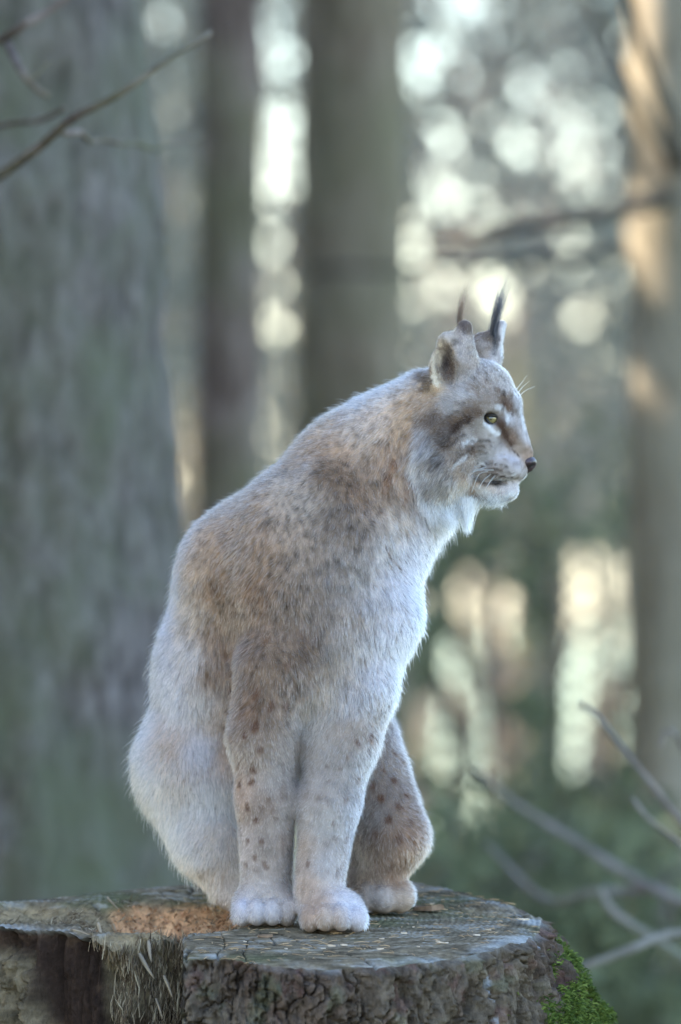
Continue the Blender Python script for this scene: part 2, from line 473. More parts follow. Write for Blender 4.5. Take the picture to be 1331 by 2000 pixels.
G1 = "light young trees beyond the wire fence"
hi = [(815, 75, 24, 0, "young_tree", "dull green young tree beside the olive trunk, holed by sky", G1),
      (900, 80, 27, 1, "young_tree", "tan leaved young tree above and behind the ears of the lynx", G1),
      (985, 80, 25, 0, "young_tree", "dull green young tree over the forehead of the lynx", G1),
      (1070, 80, 29, 1, "young_tree", "tan leaved young tree in the middle of the bright foliage", G1),
      (1150, 80, 24, 0, "young_tree", "dull green young tree around the brightest gap by the pine", G1),
      (1225, 70, 26, 0, "young_tree", "dull green young tree hidden in part by the ochre pine", G1),
      (545, 60, 26, 0, "young_tree", "dull green young tree in the slot between two trunks", G1),
      (330, 70, 17, 0, "young_tree", "dull green young tree half behind the thick grey trunk", G1),
      (370, 60, 20, 0, "young_tree", "dull green young tree behind the slender brown trunk", G1),
      (365, 55, 24, 1, "young_tree", "tan leaved young tree in the slot beside the thick grey trunk", G1)]
woodland(hi, -150, 1300, 1.2, GAPS_HI + GAPS_LO, 0.0085, 0.095, 11, 0.02, 0.0, (1, 350))
G2 = "dark bushes on the slope"
lo = [(850, 70, 11.5, 2, "bush", "dark green bush close to the flank of the lynx", G2),
      (930, 75, 13, 0, "bush", "dull green bush under the chin of the lynx, holed by light", G2),
      (1030, 75, 12, 2, "bush", "dark green bush at the foot of the thin trunk", G2),
      (1130, 75, 13.5, 0, "bush", "dull green bush under the widest pale gap", G2),
      (1225, 75, 12, 2, "bush", "dark green bush at the foot of the pine", G2),
      (1310, 60, 11, 0, "bush", "dull green bush beyond the dead branches", G2)]
woodland(lo, 760, 1760, 0.7, GAPS_LO, 0.0085, 0.065, 23, 0.0, 0.0, (560, 1))
low = [(900, 90, 7.0, 2, "bush", "low dark green bush just over the rim of the stump", G2),
       (1060, 100, 7.5, 2, "bush", "low dark green bush behind the crossing dead branches", G2),
       (1230, 100, 6.5, 2, "bush", "low dark green bush in the corner below the dead branches", G2)]
woodland(low, 1480, 2060, 0.6, [(1020, 1700, 50, 60)], 0.010, 0.06, 29, 0.06, 0.0, (300, 1))

# ------------------------------------------------------------------ wire fence
def build_fence():
    y = 12.5; g = -0.0
    root = empty("wire_fence", (0, y, 0), "thin diamond mesh wire fence running across the wood behind the lynx", "fence")
    M_wire = mat_plain("galvanised_wire", (0.16, 0.17, 0.17), 0.5, 0.5)
    x0, x1, z0, z1, pitch, r = -2.2, 2.6, 0.05, 3.3, 0.062, 0.0042
    vs, fs, off = [], [], 0
    def bar(a, b, rad):
        nonlocal off
        v, f = tube([a, b], [rad, rad], 4); vs.append(v); fs.extend([tuple(i + off for i in q) for q in f]); off += len(v)
    h = z1 - z0; n = int((x1 - x0 + h) / pitch)
    for i in range(n):
        xa = x0 - h + i * pitch
        for sgn in (1, -1):
            ax, bx = (xa, xa + h) if sgn > 0 else (xa + h, xa)
            za, zb = z0, z1
            # clip to the panel
            def clip(ax, za, bx, zb):
                for lo_, hi_ in ((x0, x1),):
                    if max(ax, bx) < lo_ or min(ax, bx) > hi_: return None
                    d = bx - ax
                    t0, t1 = sorted(((lo_ - ax) / d, (hi_ - ax) / d)); t0, t1 = max(0, t0), min(1, t1)
                    if t1 <= t0: return None
                    return ax + d * t0, za + (zb - za) * t0, ax + d * t1, za + (zb - za) * t1
            c = clip(ax, za, bx, zb)
            if c: bar((c[0], y + 0.001 * sgn, c[1]), (c[2], y + 0.001 * sgn, c[3]), r)
    link("wire_mesh", mesh_from("wire_mesh", np.concatenate(vs), fs), M_wire, root)
    for x in (-2.2, 0.12, 2.6):
        link("post", tube_mesh("post", [(x, y, -0.1), (x, y, 3.4)], [0.024, 0.024], 10), M_wire, root)
build_fence()

# ------------------------------------------------------------------ dead branches of a bare shrub beside the stump
shrub_root = P(1520, 1900, 2.2); shrub_root.z = 0
shrub = empty("dead_shrub", tuple(shrub_root), "bare grey shrub whose dead branches reach in beside the mossy stump", "shrub")
sr = (1520, 2600, 2.2)
branch("branch", [sr, (1490, 1900, 2.2), (1400, 1680, 2.1), (1331, 1600, 2.0), (1240, 1500, 1.9), (1170, 1400, 1.9), (1130, 1370, 1.9)], 0.0092, 0.0034, M_grey_twig, shrub, 21, 40)
branch("branch", [sr, (1480, 1960, 2.8), (1400, 1800, 3.1), (1320, 1750, 3.2), (1200, 1695, 3.3), (1100, 1625, 3.4), (1000, 1560, 3.4), (930, 1500, 3.4)], 0.0115, 0.0046, M_grey_twig, shrub, 22, 40)
branch("branch", [sr, (1470, 2000, 2.6), (1380, 1900, 2.6), (1290, 1840, 2.6), (1200, 1790, 2.6), (1165, 1740, 2.6)], 0.0104, 0.0058, M_grey_twig, shrub, 23, 40)
branch("branch", [sr, (1460, 1850, 2.2), (1331, 1818, 2.1), (1240, 1850, 2.0), (1140, 1892, 2.0), (1080, 1920, 2.0)], 0.0086, 0.0058, M_grey_twig, shrub, 24, 40)
branch("branch", [(1270, 1735, 3.25), (1150, 1740, 3.3), (1080, 1760, 3.4), (1020, 1720, 3.4), (950, 1650, 3.5)], 0.0086, 0.0046, M_grey_twig, shrub, 25, 30)
branch("branch", [(1400, 1680, 2.1), (1331, 1650, 1.9), (1270, 1600, 1.8), (1235, 1560, 1.8)], 0.0046, 0.0034, M_grey_twig, shrub, 26, 24)
branch("branch", [(1345, 1480, 2.2), (1325, 1440, 2.0), (1300, 1430, 2.0), (1290, 1460, 2.0)], 0.0034, 0.0023, M_grey_twig, shrub, 27, 24)
branch("branch", [sr, (1480, 1800, 2.3), (1400, 1600, 2.25), (1345, 1480, 2.2)], 0.0058, 0.0034, M_grey_twig, shrub, 28, 24)

# ------------------------------------------------------------------ stump
TILT = 0.149 - 0.53 / DIST
def stump_plane(y): return 0.65 + TILT * y

def unproject_top(u, v):
    a = (v - 1000) * S
    y = (0.53 - a) / (a / DIST + TILT)
    return ((u - 665.5) * S * (DIST + y) / DIST, y)

SC = np.array([-0.14, 0.10])      # middle of the stump
def build_stump():
    rim_px = [(357, 1819), (359, 1871), (420, 1874), (520, 1886), (640, 1893), (760, 1887), (880, 1873), (990, 1857), (1060, 1838), (1090, 1808), (1091, 1779),
              (1040, 1767), (990, 1757), (940, 1738), (880, 1721), (830, 1712), (700, 1706), (550, 1704), (400, 1716), (280, 1726), (160, 1738), (60, 1751), (-60, 1758),
              (-160, 1770), (-200, 1786), (-160, 1796), (-60, 1799), (0, 1801), (47, 1809), (119, 1814), (178, 1829), (230, 1832), (278, 1826), (330, 1822)]
    rim = np.array([unproject_top(*q) for q in rim_px])
    closed = np.vstack([rim, rim[:1]])
    seg = np.r_[0, np.cumsum(np.linalg.norm(np.diff(closed, axis=0), axis=1))]
    N = 1300
    s_ = np.linspace(0, seg[-1], N, endpoint=False)
    cx, cy = np.interp(s_, seg, closed[:, 0]), np.interp(s_, seg, closed[:, 1])
    C = np.stack([cx, cy], 1)
    K = np.array([1, 3, 5, 3, 1]) / 13.0          # round the corners a touch
    C = sum(K[i] * np.roll(C, i - 2, axis=0) for i in range(5))
    s_step = np.linalg.norm(closed[1] - closed[0])     # arc length where the sawn block begins
    s_right = seg[10]
    s_left = seg[27]                                   # where the bare, dark side begins
    C = C - (C - SC) / np.linalg.norm(C - SC, axis=1)[:, None] * (0.022 * smooth(s_step, s_step + 0.05, s_) * smooth(s_left, s_left - 0.1, s_))[:, None]
    # wobble of the rim
    C = C + (C - SC) * (0.012 * fbm(np.c_[C * 14, np.zeros(N)], 4, 5))[:, None]
    out = C - SC; out /= np.linalg.norm(out, axis=1)[:, None]
    bare = ((s_ > s_left - 0.02) | (s_ < s_step * 0.96)).astype(float)
    fibre_zone = ((s_ > seg[30]) | (s_ < s_step * 0.2)).astype(float)
    flare_r = np.exp(-((s_ - s_right + 0.02) / 0.22) ** 2)

    # ---- top surface (polar)
    RINGS = 170
    t = (np.linspace(0, 1, RINGS) ** 0.8)
    XY = SC[None, None] + (C - SC)[None] * t[:, None, None]
    x, y = XY[..., 0].ravel(), XY[..., 1].ravel()
    z = stump_plane(y)
    p3 = np.stack([x, y, np.zeros_like(x)], 1)
    tt = np.repeat(t, N)
    rr = np.hypot(x - SC[0] - 0.03, y - SC[1])
    # weathered saw surface: faint rings, radial checks, pits
    z += 0.0014 * fbm(p3 * 60, 4, 1) + 0.004 * fbm(p3 * 9, 3, 2)
    z += 0.0007 * np.sin(rr * 900 + 6 * fbm(p3 * 14, 2, 4))
    ang = np.arctan2(y - SC[1], x - SC[0])
    chk = vnoise(np.stack([ang * 9 + 0.6 * fbm(p3 * 8, 2, 8), rr * 2.2, np.zeros_like(rr)], 1), 9)
    crack = smooth(0.06, 0.0, np.abs(chk)) * smooth(0.05, 0.2, rr)
    z -= 0.004 * crack
    # rotten hollow, trough to the left, broken front
    def blob(c, rx, ry, rot=0.0, e=0.35, seed=0, na=0.22):
        dx, dy = x - c[0], y - c[1]
        a, b = math.cos(rot), math.sin(rot)
        d = np.hypot((dx * a + dy * b) / rx, (-dx * b + dy * a) / ry) + na * fbm(p3 * 22, 3, seed)
        return 1 - smooth(1 - e, 1 + e * 0.3, d)
    h1 = blob(unproject_top(335, 1785), 0.115, 0.17, -0.2, 0.45, 21)
    h1b = blob(unproject_top(420, 1800), 0.05, 0.05, 0, 0.5, 25)
    h1 = np.maximum(h1, h1b)
    h2 = blob(unproject_top(110, 1782), 0.17, 0.085, 0.0, 0.4, 22)
    h3 = blob(unproject_top(1010, 1778), 0.10, 0.05, 0.1, 0.5, 23)
    fib = fbm(np.stack([x * 120, y * 30, np.zeros_like(x)], 1), 4, 31)
    z -= h1 * (0.036 + 0.024 * fbm(p3 * 45, 5, 32)) + h2 * (0.020 + 0.010 * fbm(p3 * 40, 4, 33)) + h3 * (0.006 + 0.006 * fib)
    edge = smooth(0.93, 1.0, tt)
    z -= edge * (0.003 + 0.004 * np.clip(fbm(p3 * 45, 3, 35), 0, 1))
    z -= 0.012 * smooth(0.8, 1.0, tt) * np.tile(fibre_zone, RINGS) * (0.6 + fbm(p3 * 60, 3, 36))
    vt = np.stack([x, y, z], 1)
    i = np.arange(RINGS - 1)[:, None] * N; j = np.arange(N)[None]; jn = (j + 1) % N
    ft = np.stack([i + j, i + jn, i + N + jn, i + N + j], -1).reshape(-1, 4)[:, ::-1]
    ft = ft[:, ::-1]
    # colour of the wood itself: grey weathered skin, red-brown rot, straw-coloured torn fibre
    n1 = fbm(p3 * 25, 5, 41); n2 = fbm(p3 * 90, 4, 42); n3 = fbm(p3 * 7, 3, 43)
    stk = fbm(np.stack([x * 26, y * 130, np.zeros_like(x)], 1), 4, 44)
    grey = lin((122, 107, 86))[None] * (1 + 0.4 * n1 + 0.5 * n2 + 0.7 * stk)[:, None]
    green = lin((100, 102, 70))[None] * (1 + 0.3 * n2)[:, None]
    a = smooth(-0.1, 0.5, n3)[:, None]; col = grey * (1 - a * 0.7) + green * a * 0.7
    col = col * (1 + 0.16 * np.sin(rr * 620 + 5 * fbm(p3 * 12, 2, 45)))[:, None]
    ps = (smooth(0.18, 0.5, stk + 0.5 * n1))[:, None] * 0.6; col = col * (1 - ps) + lin((158, 152, 140))[None] * ps
    pale = lin((176, 176, 172))[None]
    pe = (smooth(0.9, 0.985, tt) * smooth(-0.2, 0.5, n1))[:, None]; col = col * (1 - pe * 0.7) + pale * pe * 0.7
    col = col * (1 - 0.55 * crack)[:, None]
    rot = lin((218, 164, 118))[None] * (1 + 0.6 * n2 + 0.4 * n1)[:, None]; rot = rot * (1 - 0.5 * smooth(0.1, 0.5, n1))[:, None] + lin((120, 92, 70))[None] * (0.5 * smooth(0.1, 0.5, n1))[:, None]
    straw = lin((150, 130, 100))[None] * (1 + 0.5 * n2)[:, None]
    dark = lin((80, 60, 45))[None]
    a1 = smooth(0.15, 0.6, h1)[:, None]; col = col * (1 - a1) + rot * a1
    xl = smooth(-0.30, -0.36, x + 0.02 * n1)[:, None]
    a2 = (smooth(0.1, 0.5, h2)[:, None]); hc = straw * (1 - smooth(0.0, 0.4, n1)[:, None] * 0.6) + dark * smooth(0.0, 0.4, n1)[:, None] * 0.6
    col = col * (1 - a2 * np.maximum(xl, 1 - a1)) + hc * a2 * np.maximum(xl, 1 - a1)
    a3 = (smooth(0.2, 0.7, h3) * smooth(-0.1, 0.3, n1))[:, None]; col = col * (1 - a3 * .6) + straw * a3 * .6
    fz = (np.tile(fibre_zone, RINGS) * smooth(0.72, 0.9, tt))[:, None]; col = col * (1 - fz) + straw * fz
    col = np.clip(col, 0.01, 0.9)

    b = NB("stump_top"); v = b.coord(); c = b.attr("col"); f = b.noise(160, 5, 0.7, v); f2 = b.noise(38, 6, 0.7, v)
    c = b.mix(0.55, c, b.ramp(f, [(0.3, (0.35, 0.35, 0.35)), (0.7, (1.25, 1.25, 1.25))]), 'MULTIPLY')
    b.bump(f2, 0.8, 0.008)
    M_top = b.done(c, 1.0, 0.04)

    root = empty("tree_stump", (SC[0], SC[1], 0), "broad weathered tree stump with torn rotten hollow and mossy flank, under the lynx", "stump")
    top_obj = link("cut_surface", mesh_from("cut_surface", vt, ft, True, col), M_top, root)
    zrim = z.reshape(RINGS, N)[-1]

    # ---- side
    rows = np.concatenate([np.linspace(0, 0.22, 125), np.linspace(0.225, 0.72, 22)[1:]])
    R = len(rows)
    D = np.repeat(rows, N)
    s2 = np.tile(s_, R); o2 = np.tile(out, (R, 1)); c2 = np.tile(C, (R, 1))
    bare2 = np.tile(bare, R); fr2 = np.tile(flare_r, R); fz2 = np.tile(fibre_zone, R)
    q = np.stack([np.cos(s2 / seg[-1] * 2 * np.pi) * seg[-1] / 6.283, np.sin(s2 / seg[-1] * 2 * np.pi) * seg[-1] / 6.283, D], 1)
    # bark plates: voronoi cells, taller than wide, warped
    wq = q + 0.022 * np.stack([fbm(q * 34, 4, 51), fbm(q * 34, 4, 52), fbm(q * 34, 4, 53)], 1)
    cell = np.array([0.034, 0.034, 0.066])
    g = wq / cell; gi = np.floor(g).astype(np.int64)
    d1 = np.full(len(g), 9.0); d2 = np.full(len(g), 9.0); cid = np.zeros(len(g), np.int64); ch = np.zeros(len(g))
    for dx in (-1, 0, 1):
        for dy in (-1, 0, 1):
            for dz in (-1, 0, 1):
                k = gi + np.array([dx, dy, dz])
                ctr = k + np.stack([hash3(k[:, 0], k[:, 1], k[:, 2], s) for s in (61, 62, 63)], 1)
                dd = np.linalg.norm(g - ctr, axis=1)
                hid = (hash3(k[:, 0], k[:, 1], k[:, 2], 64) * 1e9).astype(np.int64)
                nearer = dd < d1
                d2 = np.where(nearer, d1, np.minimum(d2, dd)); cid = np.where(nearer, hid, cid)
                ch = np.where(nearer, (hash3(k[:, 0], k[:, 1], k[:, 2], 65)), ch); d1 = np.where(nearer, dd, d1)
    gap = d2 - d1
    plate = smooth(0.0, 0.075, gap)
    def terrace(n, k):
        n = n * k; fl = np.floor(n); return (fl + smooth(0.0, 0.22, n - fl)) / k
    rough1 = fbm(q * np.array([75, 75, 45]), 5, 71); rough2 = fbm(q * np.array([28, 28, 14]), 4, 72)
    flaky = terrace(fbm(q * np.array([85, 85, 34]), 4, 76) + 0.5 * fbm(q * np.array([20, 20, 8]), 2, 77), 5.0)
    bark_d = plate * (0.007 + 0.009 * ch) + 0.024 * flaky + 0.0045 * rough1 + 0.003 * rough2 - 0.006
    ridge = fbm(q * np.array([60, 60, 9]), 4, 73)
    bare_d = -0.018 + 0.020 * terrace(ridge + 0.6 * fbm(q * np.array([16, 16, 5]), 2, 79), 4.0) + 0.006 * ridge + 0.006 * fbm(q * np.array([20, 20, 6]), 3, 74) - fz2 * (0.03 + 0.02 * fbm(q * np.array([90, 90, 12]), 3, 75)) * smooth(0, 0.05, D)
    disp = np.where(bare2 > 0.5, bare_d, bark_d) * smooth(0.0, 0.008, D)
    flare = D * 0.06 + 0.5 * np.maximum(D - 0.3, 0) ** 2 * 2 + fr2 * (0.42 * D) * (1 - bare2)
    xy = c2 + o2 * (disp + flare)[:, None]
    zz = np.tile(zrim, R) - D
    sink = np.minimum(zz, 0.0)
    vs = np.stack([xy[:, 0], xy[:, 1], np.maximum(zz, -0.06)], 1)
    i = np.arange(R - 1)[:, None] * N
    fs = np.stack([i + j, i + N + j, i + N + jn, i + jn], -1).reshape(-1, 4)[:, ::-1]
    # colours of bark and bare wood
    m1 = fbm(q * 30, 5, 81); m2 = fbm(q * 120, 3, 82); m3 = fbm(q * 6, 3, 83)
    bcol = lin((104, 88, 76))[None] * (1 + 0.75 * rough1 + 0.6 * m2)[:, None]
    bcol2 = lin((120, 106, 90))[None] * (1 + 0.7 * m1 + 0.5 * m2)[:, None]
    a = smooth(-0.3, 0.4, m3 + 0.6 * (ch - 0.5))[:, None]; bark = bcol * (1 - a) + bcol2 * a
    lich = smooth(0.15, 0.45, m1 + 0.4 * rough2)[:, None] * 0.45
    bark = bark * (1 - lich) + lin((108, 112, 88))[None] * lich
    red = smooth(0.2, 0.5, fbm(q * 40, 3, 84))[:, None] * 0.5
    bark = bark * (1 - red) + lin((118, 84, 76))[None] * red
        # pale resin runs
    for sx, d0, d1_ in ((seg[7] - 0.02, 0.0, 0.14), (seg[8] + 0.035, 0.0, 0.07), (seg[4] + 0.02, 0.10, 0.22)):
        wob = sx + 0.006 * fbm(np.stack([D * 40, D * 0, D * 0 + sx], 1), 3, 85)
        res = (smooth(0.0035, 0.0005, np.abs(s2 - wob)) * smooth(d0 - 0.01, d0, D) * smooth(d1_, d1_ - 0.03, D) * smooth(-0.1, 0.3, m2 + m1))[:, None]
        bark = bark * (1 - res * .85) + lin((176, 180, 186))[None] * res * .85
    wood = lin((58, 45, 38))[None] * (1 + 0.6 * ridge + 0.35 * m2)[:, None]
    w2 = smooth(0.05, 0.5, m1 + 0.4 * ridge)[:, None] * 0.5
    wood = wood * (1 - w2) + lin((98, 78, 62))[None] * w2
    strawd = lin((150, 132, 102))[None] * (1 + 0.6 * ridge + 0.3 * m2)[:, None]
    fzc = (fz2 * smooth(0.13, 0.04, D + 0.05 * m1))[:, None]
    wood = wood * (1 - fzc) + strawd * fzc
    # grey flaky bark piece still clinging on the left
    left = smooth(0.02, 0.0, np.abs(s2 - (seg[28] - 0.035)) - 0.035 - 0.2 * np.maximum(D - 0.03, 0))[:, None] * smooth(0.02, 0.05, D)[:, None] * (bare2[:, None])
    wood = wood * (1 - left) + lin((124, 110, 88))[None] * (1 + 1.0 * rough1 + 0.8 * m2 + 0.5 * m1)[:, None] * left
    vs[:, :2] += o2 * (left[:, 0] * (0.020 + bark_d))[:, None]
    scol = np.where(bare2[:, None] > 0.5, wood, bark)
    rimp = (smooth(0.008, 0.0, D) * smooth(-0.3, 0.3, m1))[:, None]; scol = scol * (1 - rimp * .6) + lin((150, 148, 142))[None] * rimp * .6
    scol = np.clip(scol, 0.008, 0.9)
    b = NB("stump_bark"); v = b.coord(); c = b.attr("col"); f = b.noise(140, 6, 0.7, v); f2 = b.noise(60, 6, 0.7, b.coord((1, 1, 0.5)))
    c = b.mix(0.6, c, b.ramp(f, [(0.3, (0.4, 0.4, 0.4)), (0.7, (1.2, 1.2, 1.2))]), 'MULTIPLY')
    b.bump(f2, 1.0, 0.016)
    M_bark = b.done(c, 0.95, 0.08)
    # split: single plates where the photograph shows them, one sheet elsewhere
    fc = fs[:, 0]
    fD, fS = D[fc], s2[fc]
    front = (fD < 0.215) & (fS > s_step) & (fS < s_right + 0.12) & (bare2[fc] < 0.5)
    ids = np.where(front, cid[fc], -1)
    uniq, cnt = np.unique(ids, return_counts=True)
    small = set(uniq[cnt < 40].tolist()); ids = np.array([(-1 if q_ in small else q_) for q_ in ids.tolist()])
    # a plate is one connected piece; stray crumbs of a cell stay with the sheet
    grid_ids = ids.reshape(R - 1, N); seen = np.zeros_like(grid_ids, bool); best = {}
    for a0, b0 in np.argwhere(grid_ids >= 0).tolist():
        if seen[a0, b0]: continue
        me_id = grid_ids[a0, b0]; stack = [(a0, b0)]; seen[a0, b0] = True; comp = []
        while stack:
            a1, b1 = stack.pop(); comp.append((a1, b1))
            for a2, b2 in ((a1 + 1, b1), (a1 - 1, b1), (a1, (b1 + 1) % N), (a1, (b1 - 1) % N)):
                if 0 <= a2 < R - 1 and not seen[a2, b2] and grid_ids[a2, b2] == me_id: seen[a2, b2] = True; stack.append((a2, b2))
        best.setdefault(me_id, []).append(comp)
    for me_id, comps in best.items():
        comps.sort(key=len, reverse=True)
        for comp in comps[1:]:
            for a1, b1 in comp: grid_ids[a1, b1] = -1
    ids = grid_ids.ravel()
    def sub(name, mask, par):
        ff = fs[mask]; idx, inv = np.unique(ff, return_inverse=True)
        return link(name, mesh_from(name, vs[idx], inv.reshape(-1, 4), True, scol[idx]), M_bark, par)
    wood_mask = (ids == -1) & (bare2[fc] > 0.5)
    sub("bare_wood", wood_mask, root)["label"] = "dark stripped wood with straw coloured torn fibres"
    bark_obj = sub("bark", (ids == -1) & ~wood_mask, root)
    for u_ in np.unique(ids):
        if u_ >= 0: sub("bark_plate", ids == u_, bark_obj)

    # ---- moss on the right flank
    r = np.random.default_rng(5)
    idx = np.where((np.abs(s2 - (s_right - 0.005)) < 0.42) & (D > 0.008) & (D < 0.30))[0]
    sel = r.choice(idx, 110000)
    dens = np.exp(-((s2[sel] - s_right + 0.09) / 0.17) ** 2) * smooth(0.015, 0.07, D[sel] + 0.06 * m1[sel] - 0.35 * np.maximum(s_right - 0.10 - s2[sel], 0)) + 0.10 * smooth(0.1, 0.4, m3[sel]) * smooth(0.05, 0.15, D[sel])
    dens *= smooth(-0.25, 0.15, fbm(q[sel] * 34, 3, 91) + 0.5 * dens - 0.1)
    sel = sel[r.uniform(0, 1, len(sel)) < dens * 1.1]
    n = len(sel)
    base = vs[sel] + r.normal(0, 0.002, (n, 3))
    bump = 0.010 * np.clip(fbm(q[sel] * 45, 3, 92) + 0.4, 0, 1.2)
    nd = np.c_[o2[sel], np.full(n, 0.35)]; nd += r.normal(0, 0.55, (n, 3)); nd /= np.linalg.norm(nd, axis=1)[:, None]
    base = base + np.c_[o2[sel], np.zeros(n)] * bump[:, None]
    L = r.uniform(0.004, 0.011, n)[:, None]
    sd = np.cross(nd, r.normal(size=(n, 3))); sd /= np.linalg.norm(sd, axis=1)[:, None]
    W = r.uniform(0.0006, 0.0014, n)[:, None]
    mid = base + nd * L * .6 - np.array([0, 0, 1]) * L * 0.05
    tip = base + nd * L - np.array([0, 0, 1]) * L * 0.35
    mv = np.stack([base - sd * W, base + sd * W, mid + sd * W, mid - sd * W, tip], 1).reshape(-1, 3)
    ii = np.arange(n)[:, None] * 5
    mf = [tuple(a_) for a_ in (ii + np.array([0, 1, 2, 3])).tolist()] + [tuple(a_) for a_ in (ii + np.array([3, 2, 4])).tolist()]
    M_moss = mat_leaf("moss_green", (0.04, 0.062, 0.012), (0.10, 0.145, 0.025), (0.21, 0.26, 0.06), 0.3)
    tag(link("moss", mesh_from("moss", mv, mf, False), M_moss, root), kind="stuff")["label"] = "bright green moss on the outer flank"

    # ---- torn fibres round the hollow and down the broken front
    hz = np.maximum(np.maximum(h1 * (1 - h1) * 4, h2), 0.0)
    pool_top = np.where((hz > 0.35))[0]
    pool_side = np.where((fz2 > 0.5) & (D < 0.14))[0]
    M_fib = mat_leaf("torn_fibre", lin((72, 58, 46)), lin((120, 102, 80)), lin((184, 166, 138)), 0.1)
    M_rot = mat_leaf("rotten_crumb", lin((126, 88, 60)), lin((190, 138, 96)), lin((220, 180, 136)), 0.1)
    def slivers(name, pts, dirs, lmin, lmax, w, mat, seed, jit=0.5):
        r = np.random.default_rng(seed); n = len(pts)
        d = dirs + r.normal(0, jit, (n, 3)); d /= np.linalg.norm(d, axis=1)[:, None]
        L = r.uniform(lmin, lmax, n)[:, None]; e = np.cross(d, r.normal(size=(n, 3))); e /= np.linalg.norm(e, axis=1)[:, None]
        W = r.uniform(0.5, 1.5, n)[:, None] * w
        cv = np.cross(d, e) * L * 0.12
        v_ = np.stack([pts - d * L * .5 - e * W * .6, pts - d * L * .5 + e * W * .6, pts + e * W + cv, pts + d * L * .5, pts - e * W + cv], 1).reshape(-1, 3)
        ii = np.arange(n)[:, None] * 5
        f_ = [tuple(a_) for a_ in (ii + np.array([0, 1, 2, 4])).tolist()] + [tuple(a_) for a_ in (ii + np.array([4, 2, 3])).tolist()]
        return tag(link(name, mesh_from(name, v_, f_, False), mat, root), kind="stuff")
    a_ = r.choice(pool_top, 2600); slivers("torn_fibres", vt[a_] + [0, 0, 0.002], np.tile([0.6, 0.2, 0.3], (2600, 1)), 0.006, 0.022, 0.0006, M_fib, 3)
    a_ = r.choice(pool_side, 5000); slivers("torn_fibres", vs[a_] + np.c_[o2[a_], np.zeros(5000)] * 0.001, np.tile([0.08, -0.06, 1.0], (5000, 1)), 0.006, 0.034, 0.0007, M_fib, 4, 0.2)
    pr = np.where(h1 > 0.4)[0]; a_ = r.choice(pr, 3500); slivers("rotten_crumbs", vt[a_] + [0, 0, 0.0015], np.tile([0.1, 0.0, 0.4], (3500, 1)), 0.003, 0.010, 0.0016, M_rot, 5)
    # larger splinters that stand out one by one
    M_spl = mat_plain("pale_splinter", tuple(lin((140, 124, 104))), 0.8, 0.2, 0.35, 60)
    for (ua, va, ub, vb, y, w) in [(272, 1862, 302, 1912, -0.05, 0.008), (305, 1950, 318, 1990, -0.07, 0.005), (192, 1802, 200, 1836, -0.02, 0.007),
                                   (320, 1905, 338, 1950, -0.07, 0.006), (140, 1815, 175, 1826, -0.05, 0.004), (290, 1836, 296, 1880, -0.04, 0.008), (210, 1752, 232, 1776, 0.14, 0.004)]:
        A, B = np.array(P(ua, va, y)), np.array(P(ub, vb, y - 0.012)); w *= 0.75
        m_ = (A + B) / 2 + r.normal(0, 0.0006, 3)
        link("splinter", tube_mesh("splinter", spline([A, m_, B], 6), [w * .35, w * .5, w * .48, w * .4, w * .3, w * .06], 5), M_spl, root)
    return vt, vt[:, 0], vt[:, 1], vt[:, 2], root
ST_V, ST_X, ST_Y, ST_Z, STUMP = build_stump()

def top_z(x, y):
    return float(ST_Z[np.argmin((ST_X - x) ** 2 + (ST_Y - y) ** 2)])

# ------------------------------------------------------------------ litter on the stump
M_chip = mat_plain("wood_chip", tuple(lin((190, 170, 146))), 0.8, 0.2, 0.25, 90)
M_chip_dark = mat_plain("bark_flake", tuple(lin((120, 98, 78))), 0.9, 0.15, 0.4, 90)
def flake(name, u, v, length, width, thick, rot, mat, label, cat, group=None, seed=0):
    x, y = unproject_top(u, v); r = np.random.default_rng(seed)
    length *= 1.1; width *= 1.1
    n = 7; a = np.sort(r.uniform(0, 2 * np.pi, n)); rad = r.uniform(0.7, 1.0, n)
    px, py = np.cos(a) * rad * length / 2, np.sin(a) * rad * width / 2
    bend = 0.25 * thick + 0.35 * (px / length) ** 2 * length * r.uniform(0.2, 0.8)
    lo = np.c_[px, py, bend]; hi_ = np.c_[px * 0.93, py * 0.9, bend + thick * r.uniform(0.7, 1.2, n)]
    vv = np.vstack([lo, hi_]); ff = [tuple(range(n))[::-1], tuple(range(n, 2 * n))] + [(i, (i + 1) % n, n + (i + 1) % n, n + i) for i in range(n)]
    me = mesh_from(name, vv, ff, False); o = link(name, me, mat)
    o.location = (x, y, top_z(x, y) + 0.0003); o.rotation_euler = (-0.05 + r.normal(0, 0.08), r.normal(0, 0.1), rot)
    return tag(o, label, cat, group)
flake("bark_flake", 838, 1782, 0.046, 0.026, 0.006, -0.25, M_chip_dark, "long brown bark flake lying beside the hind paw", "bark", None, 3)
flake("bark_flake", 518, 1832, 0.020, 0.010, 0.003, 0.1, M_chip_dark, "small dark bark flake lying before the paws", "bark", None, 4)
LC = "pale wood chip lying on the grey stump top before the paws"
LD = "pale wood chip lying on the grey stump top past the hind paw"
chips = [(648, 1847, .014), (672, 1848, .012), (742, 1857, .011), (790, 1824, .010), (745, 1836, .008), (820, 1852, .009), (478, 1838, .007), (859, 1845, .012), (872, 1844, .009),
         (1022, 1799, .015), (632, 1852, .008), (806, 1808, .007), (955, 1817, .010), (930, 1830, .013), (845, 1767, .007), (560, 1854, .007)]
for k, (u, v, L) in enumerate(chips):
    near = u < 770
    flake("wood_chip", u, v, L, L * random.uniform(0.35, 0.7), L * 0.16, random.uniform(-0.8, 0.8), M_chip, LC if near else LD, "wood chip", "wood chips before the paws" if near else "wood chips past the hind paw", 40 + k)
